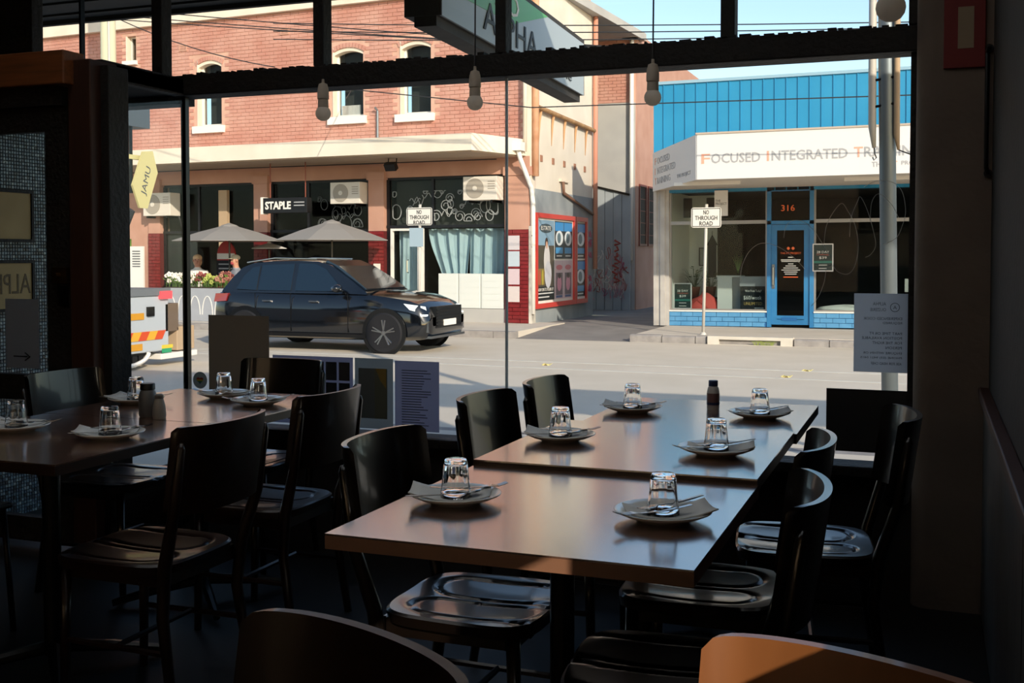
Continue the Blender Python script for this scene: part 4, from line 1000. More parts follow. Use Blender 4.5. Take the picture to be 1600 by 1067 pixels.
# curtains behind the glass
def curtain(u0, u1, z0, z1, y, label, gather=None, seed=0):
    random.seed(seed); b_ = B(ML); n = 90; rows = 14; P = []; F_ = []
    ph = [random.uniform(0, 6) for _ in range(3)]
    for s in (0, 1):
        for j in range(rows + 1):
            fz = j / rows
            for i in range(n + 1):
                s_ = i / n; z = z1 - (z1 - z0)*fz
                u = u0 + (u1 - u0)*s_
                if gather: u = u + (gather - u) * .55 * (math.sin(fz*PI*.5)**2) * (1 - abs(2*s_ - 1)*.2); z += .25 * fz * (1 - s_) * (1 if gather > (u0 + u1)/2 else -1) * 0
                yy = y + .05*math.sin(s_*(u1 - u0)*22 + ph[0] + .6*fz) + .025*math.sin(s_*(u1 - u0)*47 + ph[1] + fz*2) + s*.004
                P.append((u, yy, z))
    m = n + 1; K = (rows + 1)*m
    for j in range(rows):
        for i in range(n):
            a = j*m + i; F_.append((a, a+1, a+m+1, a+m)); F_.append((K+a, K+a+m, K+a+m+1, K+a+1))
    for i in range(n): F_ += [(i, K+i, K+i+1, i+1), (rows*m+i, rows*m+i+1, K+rows*m+i+1, K+rows*m+i)]
    for j in range(rows): F_ += [(j*m, (j+1)*m, K+(j+1)*m, K+j*m), (j*m+n, K+j*m+n, K+(j+1)*m+n, (j+1)*m+n)]
    o = b_.add(P, F_).build('curtain', m_curtain, smooth=True, loc=tuple(ML @ Vector(((u0 + u1)/2, y, z0))))
    return tag(o, label, 'curtain', 'pale blue curtains of the shop')
curtain(-3.36, -2.72, .1, 1.92, .30, 'pale blue curtain behind the glass door of the shop', seed=1)
curtain(-2.58, -1.55, .55, 1.92, .30, 'pale blue curtain gathered at its foot beside the shop door', gather=-1.75, seed=2)
curtain(-1.62, -.62, .5, 1.92, .36, 'pale blue curtain hanging straight above the white cabinets', seed=3)
# umbrellas
def umbrella(u, y, r, zr, za, zb, m, label, sides=8, a0=.2):
    c = ML @ Vector((u, y, -.1)); t = thing('umbrella', label, 'umbrella', tuple(c), R_(-4), group='cafe umbrellas')
    n = sides; P = []; F_ = []
    for j, (k, dz) in enumerate(((1, 0), (.55, .52), (.12, .93))):
        for i in range(n):
            a = a0 + 2*PI*i/n; P.append((u + r*k*math.cos(a), y + r*k*math.sin(a), zr + (za - zr)*dz))
    for j in range(2):
        for i in range(n): F_.append((j*n+i, j*n+(i+1) % n, (j+1)*n+(i+1) % n, (j+1)*n+i))
    F_.append(tuple(2*n + i for i in range(n)))
    n0 = len(P); P += [(p[0], p[1], p[2] - .012) for p in P]; F_ += [tuple(i + n0 for i in f[::-1]) for f in F_]
    F_ += [(i, n0+i, n0+(i+1) % n, (i+1) % n) for i in range(n)]
    B(ML).add(P, F_).build('canopy', m, t)
    B(ML).lathe([(.18*r, 0), (.13*r, .05), (.04, .09), (.02, .10)], (u, y, za - .06), n).build('vent_cap', m, t)
    B(ML).tube([(u, y, -.1), (u, y, za)], .022, 8).build('pole', m_steel_d, t)
    B(ML).lathe([(.25, 0), (.25, .04), (.05, .09), (.04, .14)], (u, y, -.1), 16).build('base', m_black, t)
    for i in range(n):
        a = a0 + 2*PI*i/n; B(ML).tube([(u, y, zr - .1 + (za - zr)*.4), (u + r*.5*math.cos(a), y + r*.5*math.sin(a), zr + (za - zr)*.48)], .007, 4).build('rib', m_steel_d, t)
umbrella(-6.75, -1.4, 1.28, 1.66, 2.02, 0, m_umb, 'wide grey cafe umbrella over the flower planter')
umbrella(-4.02, -1.4, 1.26, 1.66, 2.06, 0, m_umb, 'wide grey cafe umbrella behind the roof of the car')
umbrella(-6.3, -.55, .42, 1.50, 1.62, 0, m_umbw, 'small pale umbrella half hidden between the two wide ones')
# planter with flowers
pc = ML @ Vector((-7.1, -2.1, -.1))
t = thing('planter_box', 'grey planter box with white arch drawings, in front of the cafe', 'planter', tuple(pc), R_(-4))
PU0, PU1 = -7.85, -6.1
B(ML).box(PU0, PU1, -2.3, -1.95, -.1, .62).build('trough', mat('planter_grey', '9a9ca0', .8, noise=3, color2='a6a8ac'), t, bevel=.01)
B(ML).box(PU0 + .03, PU1 - .03, -2.27, -1.98, .60, .64).build('soil', mat('soil', '3a2c22', .9), t)
for q in range(5):
    uc = PU0 + .2 + q*.34; P = [(uc + .14*math.cos(a), -2.303, .05 + .4*math.sin(a)) for a in [PI*k/12 for k in range(13)]]
    B(ML).tube(P, .012, 4).build('arch_line', m_white, t)
random.seed(3)
def flower_clump(u0, u1, n, cols, label, h=(.12, .3)):
    c = ML @ Vector(((u0 + u1)/2, -2.12, .62)); t = thing('flowering_plant', label, 'plant', tuple(c), R_(-4), group='plants in the planter box')
    lv = B(ML); bl_ = [B(ML) for _ in cols]; stm = B(ML)
    for k in range(n):
        u, y, z = random.uniform(u0, u1), random.uniform(-2.27, -1.97), .64 + random.uniform(*h)
        stm.tube([(u, y, .63), (u + random.uniform(-.03, .03), y, z)], .005, 4)
        b_ = bl_[k % len(cols)]; r = random.uniform(.025, .045)
        for q in range(5):
            a = 2*PI*q/5 + k; b_.ell((u + r*math.cos(a), y - .01, z + r*math.sin(a)*.8), (r*.75, r*.4, r*.75), 6, 4)
        for q in range(2):
            a = random.uniform(0, 6.28); x2, z2 = u + .06*math.cos(a), z - .06 + .03*math.sin(a)
            lv.add([(u, y, z - .1), (x2 + .02, y - .03, z2), (x2, y - .05, z2 + .03), (x2 - .02, y - .02, z2)], [(0, 1, 2), (0, 2, 3)])
    stm.build('stem', mat('stem_green', '56703a', .8), t)['kind'] = 'stuff'; lv.build('foliage', mat('leaf_green', '6d8a3c', .8), t)['kind'] = 'stuff'
    for b_, c_ in zip(bl_, cols): b_.build('blossom', mat('fl_' + c_, c_, .8), t, smooth=True)['kind'] = 'stuff'
flower_clump(PU0 + .02, -7.12, 60, ['e8e2d6', 'f0eadc', 'dccfc2'], 'white flowering plant at the left of the planter')
flower_clump(-7.10, -6.75, 26, ['9c5a50', '84403c'], 'dark red flowering plant in the middle of the planter')
flower_clump(-6.78, -6.5, 26, ['b4b860', 'a2a858'], 'yellow-green leafy plant in the planter', (.1, .26))
flower_clump(-6.5, -6.15, 36, ['9c6052', 'b07f66', '743a36'], 'copper red flowering plant at the right of the planter')
# red and black round menu board
t = thing('menu_board', 'red and black round-topped menu board behind the planter', 'menu board', tuple(ML @ Vector((-7.15, -1.0, -.1))), R_(-4))
pl = [(-7.42, -.05), (-6.90, -.05)] + [(-7.16 + .26*math.cos(a), 1.30 + .36*math.sin(a)) for a in [PI*k/12 for k in range(13)]]
B(ML).prism(pl, 1, -1.02, -.98).build('panel', mat('menu_red', 'a8302c', .6), t)
B(ML).box(-7.41, -6.91, -1.03, -1.02, 1.25, 1.38).build('white_band', m_white, t); B(ML).box(-7.42, -6.90, -1.032, -1.02, .85, 1.22).build('black_band', m_ink, t)
for q in range(3): B(ML).box(-7.36, -7.0 + .03*q, -1.036, -1.032, 1.12 - q*.1, 1.15 - q*.1).build('writing', m_sign_grey, t)
t = thing('door_notice', 'pale notice on the dark cafe window behind the umbrella', 'notice', tuple(ML @ Vector((-6.95, .05, 1.1))), R_(-4))
B(ML).box(-7.02, -6.86, .05, .06, 1.05, 1.5).build('sheet', mat('notice_blue', 'b9c4c6', .8), t); B(ML).box(-6.96, -6.92, .045, .05, 1.33, 1.42).build('symbol', m_ink, t)
# green door shop at the far left: narrow white sign and green door
B(ML).box(-16, -10.35, .0, .3, -.1, 3.1).build('pink_wall', m_pink, lb)
gd = B(ML).box(-11.75, -10.95, -.03, .02, -.08, 1.75).build('green_door', mat('door_green', '6a9a3a', .6, noise=3, color2='4a6a2a'), lb)
B(ML).box(-11.65, -11.05, -.04, -.03, .2, 1.1).build('door_pane', m_shopgrey, gd)
B(ML).tube([(-11.02, -.04, .8), (-11.02, -.07, .82), (-11.02, -.07, .98), (-11.02, -.04, 1.0)], .01).build('handle', m_steel, gd)
t = thing('banner_sign', 'tall narrow white sign board left of the cafe', 'sign', tuple(ML @ Vector((-10.5, -.9, -.1))), R_(-4))
B(ML).box(-9.95, -9.55, -1.1, -1.05, .0, 1.55).build('panel', m_white, t)
for q in range(7): B(ML).box(-9.88, -9.64, -1.105, -1.10, 1.42 - q*.06, 1.445 - q*.06).build('print_line', m_inkg, t)
B(ML).box(-9.95, -9.90, -1.12, -1.03, -.1, .0).box(-9.60, -9.55, -1.12, -1.03, -.1, .0).build('feet', m_black, t)

# ---------------------------------------------------------------- people
def person(name, label, base, rz, joints, clothes, hair=None, cap=None, mask=None):
    """joints: dict of chains [(point, radius)...] skinned into one continuous body mesh"""
    t = thing(name, label, 'person', base, rz)
    V = []; E = []; Rr = []; col = []
    for chain in joints:
        prev = None
        for item in chain:
            if isinstance(item, int): prev = item; continue
            V.append(item[0]); Rr.append(item[1]); 
            if prev is not None: E.append((prev, len(V) - 1))
            prev = len(V) - 1
    me = bpy.data.meshes.new('body'); me.from_pydata(V, E, []); o = bpy.data.objects.new('body', me); COL.objects.link(o)
    md = o.modifiers.new('skin', 'SKIN'); md.use_smooth_shade = True
    for i, r in enumerate(Rr): me.skin_vertices[0].data[i].radius = (r, r)
    me.skin_vertices[0].data[0].use_root = True
    o.modifiers.new('sub', 'SUBSURF').levels = 2
    dg = bpy.context.evaluated_depsgraph_get(); m2 = bpy.data.meshes.new_from_object(o.evaluated_get(dg)); bpy.data.objects.remove(o)
    body = bpy.data.objects.new('body', m2); COL.objects.link(body); body.parent = t; WM[body] = WM[t]
    m2.materials.clear()
    for c_ in clothes: m2.materials.append(c_[0])
    m2.materials.append(m_skin)
    for p in m2.polygons:
        c = p.center; k = len(clothes)
        for i, (_, test) in enumerate(clothes):
            if test(c): k = i; break
        p.material_index = k
    return t
def seated(name, label, u, y, rz, top, legs):
    base = tuple(ML @ Vector((u, y, .06)))
    J = [[((0, 0, .50), .13), ((0, -.02, .68), .125), ((0, -.03, .86), .145), ((0, -.02, .96), .10), ((0, -.01, 1.03), .055), ((0, .01, 1.10), .078), ((0, .012, 1.19), .088), ((0, .0, 1.26), .06)]]
    # face: nose
    J += [[5, ((0, .11, 1.14), .014)]]
    for s in (-1, 1):
        J += [[2, ((.19*s, -.03, .90), .062), ((.24*s, .02, .68), .048), ((.17*s, .25, .64), .036), ((.14*s, .32, .65), .03), ((.13*s, .40, .655), .016)]]
        J += [[0, ((.10*s, .05, .48), .10), ((.13*s, .42, .50), .07), ((.13*s, .44, .12), .045), ((.13*s, .45, .06), .04), ((.13*s, .60, .03), .03)]]
    sk = lambda c: c.z > 1.0 or (c.y > .2 and .58 < c.z < .72 and abs(c.x) > .06)
    t = person(name, label, base, rz, J, [(top, lambda c: c.z > .52 and not sk(c)), (legs, lambda c: c.z <= .52)])
    for s in (-1, 1):
        B(WM[t]).ell((.034*s, .092, 1.175), (.012, .008, .009), 8, 6).build('eye', m_ink, t); B(WM[t]).ell((.092*s, .005, 1.16), (.014, .025, .034), 8, 6).build('ear', m_skin, t, smooth=True)
    B(WM[t]).ell((0, .093, 1.10), (.028, .008, .007), 8, 4).build('mouth', mat('lips', '9a5a50', .6), t)
    # stool
    return t
m_topw = mat('shirt_white', 'd8d4cc', .9); m_topg = mat('shirt_grey', '8e9098', .9); m_jean = mat('trousers_dark', '2a2e38', .9)
pA = seated('person', 'seated person with fair hair and white top behind the white flowers', -7.62, -1.45, R_(-150), m_topw, m_jean)
B(WM[pA]).ell((0, -.015, 1.215), (.105, .105, .085), 14, 10).ell((0, -.06, 1.13), (.10, .07, .12), 12, 8).build('hair', mat('hair_fair', 'd8b48c', .8), pA, smooth=True)
pB = seated('person', 'seated person in cap and grey top behind the copper red flowers', -6.55, -1.45, R_(150), m_topg, m_jean)
B(WM[pB]).ell((0, -.005, 1.225), (.104, .106, .07), 14, 10).box(-.07, .07, .07, .17, 1.195, 1.207).build('cap', mat('cap_pale', 'c0b49a', .8), pB, smooth=True)
B(WM[pB]).ell((0, .07, 1.10), (.062, .045, .045), 12, 8).build('scarf', mat('scarf_red', 'a8474c', .8), pB, smooth=True)
for (u, d) in ((-7.62, 'white-topped'), (-6.55, 'capped')):
    t = thing('cafe_stool', 'dark stool under the %s seated person' % d, 'stool', tuple(ML @ Vector((u, -1.45, -.1))), R_(-4))
    B(ML).box(u - .17, u + .17, -1.62, -1.28, .40, .43).build('seat', m_black, t)
    for sx in (-.14, .14):
        for sy in (-.14, .14): B(ML).tube([(u + sx, -1.45 + sy, -.1), (u + sx, -1.45 + sy, .41)], .014, 6).build('leg', m_black, t)
# walking person in a bright green vest, far left
m_vest = mat('vest_green', '9ccf2c', .8)
J = [[((0, 0, .92), .12), ((0, 0, 1.1), .12), ((0, 0, 1.3), .14), ((0, 0, 1.42), .09), ((0, .01, 1.49), .055), ((0, .02, 1.56), .076), ((0, .02, 1.64), .086), ((0, .01, 1.71), .06)], [5, ((0, .115, 1.60), .014)]]
for s in (-1, 1):
    J += [[2, ((.19*s, 0, 1.35), .06), ((.25*s, -.03*s, 1.10), .046), ((.26*s, .08, .88), .034), ((.26*s, .10, .80), .028), ((.26*s, .11, .73), .016)],
          [0, ((.10*s, 0, .86), .095), ((.11*s, .12*s, .48), .06), ((.11*s, .05*s, .10), .04), ((.11*s, .05*s, .05), .038), ((.11*s, .17*s + .05, .03), .03)]]
pC = person('person', 'standing person in a bright green vest by the green door', tuple(ML @ Vector((-10.45, -.75, -.1))), R_(-60), J,
            [(m_vest, lambda c: .88 < c.z < 1.46 and abs(c.x) < .2), (m_topg, lambda c: .9 < c.z < 1.46), (m_jean, lambda c: c.z <= .9 and abs(c.x) < .215)])
B(WM[pC]).ell((0, -.0, 1.67), (.10, .10, .075), 14, 10).build('hair', mat('hair_dark', '2c211a', .8), pC, smooth=True)
# ================================================================ gym building with blue cladding
MR = Matrix.Translation((-5.33, 22.36, 0)) @ Matrix.Rotation(R_(-.35), 4, 'Y')
gy = thing('gym_building', 'single-storey gym with blue metal cladding and white fascia sign', 'building', (-5.33, 22.36, -.1))
cl = B(MR).box(0, 8, .05, .3, 2.6, 4.80).build('cladding', m_clad, gy)
pm = B().box(0, .205, .0, .05, 2.6, 4.80).box(.205, .222, -.022, .05, 2.6, 4.80).mesh('panel', None, m_clad)
inv = WM[gy].inverted()
for k in range(36):
    o = bpy.data.objects.new('panel', pm); COL.objects.link(o); o.parent = cl; o.matrix_local = inv @ MR @ Matrix.Translation((k*.222, 0, 0))
B(MR).box(-.02, 8, -.04, .35, 4.80, 4.86).build('ridge_cap', mat('cap_bluegrey', '8fb0c0', .5), gy)
B(MR).box(0, 8, .3, 8, 4.4, 4.5).box(0, .12, .3, 8, -.1, 4.5).box(7.9, 8, .3, 8, -.1, 4.5).build('shell', m_greywall, gy)
# awning with white fascia, front and splayed side
FX0 = 1.50
aw = B(MR).prism([(0, 0), (FX0, -3.06), (8, -3.06), (8, 0)], 2, 2.66, 2.72).prism([(0, 0), (FX0, -3.06), (8, -3.06), (8, 0)], 2, 3.36, 3.40).build('awning', mat('awning_underside', 'c8bfb2', .8), gy)
B(MR).box(FX0, 8, -3.08, -3.04, 2.64, 3.42).build('front_fascia', m_sign_w, gy)
sd_ = Vector((FX0, -3.06)); n_ = Vector((-3.06, -FX0)).normalized() * .02
B(MR).add([(0 + n_.x, 0 + n_.y, 2.64), (FX0 + n_.x, -3.06 + n_.y, 2.64), (FX0 - n_.x, -3.06 - n_.y, 2.64), (-n_.x, -n_.y, 2.64), (n_.x, n_.y, 3.42), (FX0 + n_.x, -3.06 + n_.y, 3.42), (FX0 - n_.x, -3.06 - n_.y, 3.42), (-n_.x, -n_.y, 3.42)],
    [(0, 1, 2, 3), (4, 7, 6, 5), (0, 4, 5, 1), (1, 5, 6, 2), (2, 6, 7, 3), (3, 7, 4, 0)]).build('side_fascia', m_sign_w, gy)
B(MR).box(FX0 - .02, 8, -3.1, -3.02, 3.42, 3.45).build('fascia_cap', mat('cap_tan', 'b8a898', .6), gy)
def ft(s_, x, z, w, h, m, y=-3.083): text(s_, 'lettering', m, gy, MR @ front(x, y, z), w=w, h=h, ext=.002, bold=.012)
ft('F', 1.58, 2.91, .15, .17, m_sign_peach); ft('OCUSED', 1.75, 2.91, .84, .17, m_sign_grey)
ft('I', 2.70, 2.92, .035, .17, m_sign_peach); ft('NTEGRATED', 2.78, 2.92, 1.24, .17, m_sign_grey)
ft('T', 4.12, 2.93, .14, .17, m_sign_peach); ft('RAINING', 4.28, 2.93, .92, .17, m_sign_grey)
ft('THE', 4.40, 2.76, .2, .085, m_sign_grey); ft('FIT', 4.66, 2.76, .14, .085, m_sign_peach); ft('PROJECT', 4.86, 2.76, .42, .085, m_sign_grey)
MSd = MR @ Matrix.Translation((0, 0, 0)) @ Matrix.Rotation(math.atan2(-3.06, FX0), 4, 'Z')
def ftS(s_, x, z, w, h, m): text(s_, 'lettering', m, gy, MSd @ Matrix.Translation((x, -.024, z)) @ Matrix.Rotation(PI/2, 4, 'X'), w=w, h=h, ext=.002)
for q, (a, c, w) in enumerate((('F', 'OCUSED', 1.05), ('I', 'NTEGRATED', 1.5), ('T', 'RAINING', 1.1))):
    ftS(a, .2, 3.16 - q*.2, .14 if a != 'I' else .05, .13, m_sign_peach); ftS(c, .42, 3.16 - q*.2, w, .13, m_sign_grey)
ftS('THE PROJECT', 2.05, 2.74, 1.0, .09, m_sign_grey)
for a, c in ((.9, 2.1), (3.9, 5.6)): B(MR).box(a, c, -2.2, -2.12, 2.60, 2.66).build('tube_light', m_white, gy)
# shopfront
B(MR).box(0, .07, -.04, .2, -.1, 2.66).box(.07, .14, -.02, .2, -.1, 2.66).box(.14, .24, -.05, .2, -.1, 2.66).box(.24, .32, -.02, .2, -.1, 2.66).build('corner_pier', mat('pier_grey', 'bdb8b2', .7, noise=4, color2='a8a39d'), gy)
bk = B(MR).box(.32, 2.28, .02, .2, -.1, .19).box(3.18, 7.9, .02, .2, -.1, .19).build('brick_base', mat('blue_joint', '2c679c', .8), gy)
for a, c in ((.32, 2.28), (3.18, 6.2)):
    for r in range(3):
        x = a - (.12 if r % 2 else 0)
        while x < c:
            x0, x1 = max(x, a) + .004, min(x + .24, c) - .004
            if x1 - x0 > .04: B(MR).box(x0, x1, -.0, .03, -.095 + r*.095, -.01 + r*.095).build('brick', m_bluebrick, bk)
            x += .24
B(MR).box(.32, 2.28, -.02, .2, .19, .215).box(3.18, 7.9, -.02, .2, .19, .215).build('window_sill', m_white, gy)
def shopwin(a, c):
    f_ = ring_frame(B(MR), a, c, .21, 2.66, .035, .05, .11).box(a, c, .03, .11, 1.95, 2.02).build('window_frame', mat('aluminium', 'a09a94', .4, metal=.5), gy)
    B(MR).box(a + .02, c - .02, .075, .081, .22, 1.97).build('pane', m_glass2, f_); B(MR).box(a + .02, c - .02, .075, .081, 2.0, 2.64).build('pane', m_glass2, f_)
shopwin(.32, 2.28); shopwin(3.18, 7.9)
df = B(MR).box(2.28, 2.36, -.0, .12, -.1, 2.66).box(3.10, 3.18, -.0, .12, -.1, 2.66).box(2.28, 3.18, .0, .12, 1.93, 2.0).box(2.28, 3.18, 0, .12, 2.58, 2.66).build('door_frame', m_blue, gy)
B(MR).box(2.34, 3.12, .06, .066, 1.98, 2.6).build('fanlight', m_glass2, df)
text('316', 'lettering', m_orange, df, MR @ front(2.55, .052, 2.19), w=.26, h=.12, ext=.003)
dl = ring_frame(B(MR), 2.36, 3.10, -.05, 1.92, .11, .03, .075).box(2.47, 2.99, .03, .075, .05, .13).build('door', m_blue, gy)
B(MR).box(2.45, 3.0, .05, .056, .1, 1.83).build('door_pane', m_glass2, dl)
B(MR).box(2.56, 2.86, .02, .03, .03, .09).build('letter_slot', mat('slot_blue', '1a5a94', .5), dl)
B(MR).tube([(2.40, .03, .72), (2.40, -.03, .74), (2.40, -.03, 1.08), (2.40, .03, 1.10)], .014).box(2.375, 2.43, .022, .03, .66, 1.14).build('handle', m_steel, dl)
dg_ = []
text('THE FIT PROJECT', 'lettering', m_orange, dl, MR @ front(2.735, .046, 1.33), w=.40, h=.05, ext=.002, align='C')
for s in (-1, 1): B(MR).cbox((2.735 + .045*s, .046, 1.455), (.05, .004, .05), Matrix.Rotation(PI/4, 4, 'Y')).build('diamond_logo', m_orange, dl)
for q, (z, w) in enumerate(((1.27, .10), (1.22, .38), (1.19, .36), (1.14, .10), (1.10, .20), (1.06, .28), (1.02, .36), (.98, .26), (.94, .22))):
    B(MR).box(2.735 - w/2, 2.735 + w/2, .044, .048, z, z + .018).build('small_print', m_white, dl)
B(MR).box(2.735 - .14, 2.735 + .14, .044, .048, .88, .898).build('small_print', m_orange, dl)
# interior
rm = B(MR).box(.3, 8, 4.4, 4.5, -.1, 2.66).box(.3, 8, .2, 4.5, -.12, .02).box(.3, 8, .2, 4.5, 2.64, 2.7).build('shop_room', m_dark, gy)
B(MR).box(.28, .34, .2, 1.9, -.1, 2.64).box(.28, .95, 1.9, 1.96, -.1, 2.64).build('white_partition', m_white, gy)
# ---------------------------------------------------------------- things in and on the gym
def W(x, y, z): return tuple(MR @ Vector((x, y, z)))
t = thing('reception_counter', 'white box counter inside the gym window', 'counter', W(1.45, .6, .02))
B(MR).box(1.22, 1.52, .45, .95, .02, .88).build('body', m_white, t); B(MR).box(1.52, 1.68, .5, .95, .02, .88).build('side_panel', m_greywall, t); B(MR).box(1.20, 1.70, .43, .97, .88, .91).build('top', m_white, t)
t = thing('bean_bag', 'coral red bean bag inside the gym window', 'bean bag', W(.9, .55, .02))
bb_ = B(MR); rings = []
for j, (k, z) in enumerate(((.95, 0), (1.05, .12), (1.0, .25), (.82, .38), (.45, .47), (.05, .5))):
    rings.append([(.86 + .36*k*math.cos(a)*(1 + .06*math.sin(3*a + j)), .6 + .27*k*math.sin(a), .02 + z*(1 + .12*math.cos(a))) for a in [2*PI*i/18 for i in range(18)]])
bb_.loft(rings).build('bag', mat('beanbag_coral', 'd2584e', .8), t, smooth=True); B(MR).tube([(.50, .34, .05), (.7, .31, .3), (.86, .33, .45), (1.0, .31, .3), (1.22, .34, .06)], .008, 5).build('seam', mat('beanbag_seam', 'b04840', .8), t)
def potted(x, y, z, h, label, seed, pot='8a4a3a'):
    random.seed(seed); t = thing('potted_plant', label, 'plant', W(x, y, z))
    B(MR).lathe([(.08, 0), (.12, .2), (.125, .22), (.10, .22), (.09, .18)], (x, y, z), 14).build('pot', mat('pot_' + pot, pot, .7), t)
    b_ = B(MR)
    for k in range(34):
        a = random.uniform(0, 2*PI); r = random.uniform(.03, .2); z1 = z + .2 + random.uniform(.05, h)
        p = Vector((x + r*math.cos(a), y + r*math.sin(a), z1)); d = Vector((math.cos(a), math.sin(a), .3)) * .09; s = Vector((-math.sin(a), math.cos(a), 0)) * .035
        b_.add([p, p + d*.5 + s, p + d, p + d*.5 - s], [(0, 1, 2, 3)]); b_.tube([(x, y, z + .18), p], .004, 3)
    o = b_.build('foliage', mat('plant_dark_green', '3c5232', .7), t); o['kind'] = 'stuff'
potted(.66, .9, .45, .45, 'larger dark green potted plant behind the gym bean bag', 1)
potted(.98, 1.0, .45, .35, 'smaller dark green potted plant behind the gym bean bag', 2)
t = thing('plant_stand', 'low dark stand under the gym potted plants', 'stand', W(.8, .95, .02))
B(MR).box(.5, 1.15, .75, 1.2, .41, .45).build('top', m_wood_red, t)
for sx in (.53, 1.12):
    for sy in (.78, 1.17): B(MR).box(sx - .02, sx + .02, sy - .02, sy + .02, .02, .41).build('leg', m_wood_red, t)
t = thing('counter_plant', 'slim upright plant in a glass on the white counter', 'plant', W(1.6, .7, .91))
B(MR).lathe([(.035, 0), (.04, .1), (.035, .1), (.03, .01)], (1.6, .7, .91), 12).build('vase', m_glass2, t)
for k in range(6): B(MR).tube([(1.6, .7, .95), (1.6 + .02*(k - 2.5), .7, 1.15), (1.6 + .05*(k - 2.5), .69, 1.30 + .03*(k % 3))], [.006, .006, .001], 4).build('leaf_blade', mat('blade_green', '6a8a4a', .7), t)
t = thing('wall_picture', 'small dark framed picture on the gym partition', 'picture', W(.6, 1.88, 1.05))
ring_frame(B(MR), .56, .72, 1.1, 1.5, .02, 1.87, 1.9).build('frame', m_black, t); B(MR).box(.57, .71, 1.885, 1.895, 1.11, 1.49).build('print', m_greywall, t)
t = thing('wall_hanging', 'black pointed wall hanging on the gym partition', 'wall hanging', W(.85, 1.85, .85))
B(MR).prism([(.76, .85), (.94, .85), (.94, 1.55), (.97, 1.55), (.85, 1.78), (.73, 1.55), (.76, 1.55)], 1, 1.87, 1.89).build('panel', m_black, t); B(MR).tube([(.85, 1.87, 1.78), (.85, 1.87, 1.86)], .006, 4).build('cord', m_black, t)
for k, (a, c, lb_) in enumerate(((.52, .68, 'dark panel high behind the gym fanlight, left one'), (1.0, 1.25, 'dark panel high behind the gym fanlight, right one'))):
    t = thing('fanlight_panel', lb_, 'panel', W(a, .5, 2.1)); B(MR).box(a, c, .5, .52, 2.12, 2.5).build('board', mat('panel_brown', '3f332b', .8), t); ring_frame(B(MR), a - .01, c + .01, 2.11, 2.51, .015, .49, .5).build('frame', m_black, t)
t = thing('shop_banner', 'white hanging banner inside the gym fanlight', 'banner', W(1.45, -.4, 2.0))
B(MR).box(1.32, 1.58, -.42, -.40, 2.10, 2.60).build('cloth', m_sign_w, t); B(MR).tube([(1.32, -.41, 2.6), (1.58, -.41, 2.6)], .01, 6).build('rod', m_steel_d, t)
text('THE\nPROJECT', 'lettering', m_ink, t, MR @ front(1.45, -.422, 2.3), w=.22, h=.12, ext=.001, align='C')
def offer(a, c, z0, z1, y, label):
    t = thing('offer_poster', label, 'poster', W((a + c)/2, y, z0), group='green offer posters')
    ring_frame(B(MR), a, c, z0, z1, .02, y - .012, y + .01).build('frame', m_sign_w, t); B(MR).box(a + .015, c - .015, y - .004, y + .008, z0 + .015, z1 - .015).build('sheet', mat('offer_green', '1d2f2c', .6), t)
    w = c - a; h = z1 - z0; mx = (a + c)/2
    B(MR).box(a + .02, c - .02, y - .007, y - .004, z0 + .30*h, z0 + .38*h).build('teal_band', mat('offer_teal', '2f6f62', .6), t)
    text('28 DAY', 'lettering', m_white, t, MR @ front(mx, y - .006, z0 + .66*h), w=w*.6, h=h*.08, ext=.001, align='C')
    text('Challenge', 'lettering', mat('offer_red', 'b85a48', .6), t, MR @ front(mx, y - .006, z0 + .57*h), w=w*.62, h=h*.07, ext=.001, align='C')
    text('$39', 'lettering', m_white, t, MR @ front(mx, y - .006, z0 + .44*h), w=w*.36, h=h*.10, ext=.001, align='C')
    for q in range(2): B(MR).box(mx - w*.2, mx + w*.2, y - .006, y - .004, z0 + (.22 - .12*q)*h, z0 + (.24 - .12*q)*h).build('print_line', m_white, t)
offer(3.16, 3.55, 1.0, 1.54, -.02, 'framed green offer poster on the gym window right of the door')
offer(.345, .72, .23, .76, .3, 'framed green offer poster in the lower left corner of the gym window')
t = thing('chalk_board', 'black price board inside the gym window beside the door', 'board', W(2.0, .3, .22))
B(MR).box(1.72, 2.22, .28, .30, .22, .70).build('board', mat('board_black', '141a1c', .7), t); B(MR).box(1.70, 2.24, .27, .31, .70, .90).build('pale_top', m_sign_grey, t)
text('Wow From Today!', 'lettering', m_white, t, MR @ front(1.97, .277, .57), w=.32, h=.06, ext=.001, align='C'); text('$60/week', 'lettering', m_white, t, MR @ front(1.96, .277, .42), w=.36, h=.09, ext=.001, align='C')
text('UNLIMITED', 'lettering', mat('chalk_yellow', 'c8a860', .7), t, MR @ front(1.97, .277, .32), w=.36, h=.06, ext=.001, align='C'); B(MR).box(2.0, 2.18, .274, .278, .25, .27).build('chalk_line', m_white, t)
t = thing('window_cushion', 'pale crumpled cushion on the gym window sill right of the door', 'cushion', W(4.0, .4, .22))
rings = [[(3.75 + .55*k*math.cos(a) + .0, .42 + .18*k*math.sin(a), .215 + z*(1 + .2*math.sin(2*a))) for a in [2*PI*i/18 for i in range(18)]] for k, z in ((1, 0), (1.03, .03), (.9, .075), (.5, .1), (.05, .11))]
B(MR).loft(rings).build('cover', m_white, t, smooth=True); B(MR).tube([rings[1][i] for i in range(18)], .006, 4, closed=True).build('piping', m_white, t)
t = thing('window_box', 'small pale box with an upright leaf on the gym sill at the right', 'box', W(4.95, .35, .22))
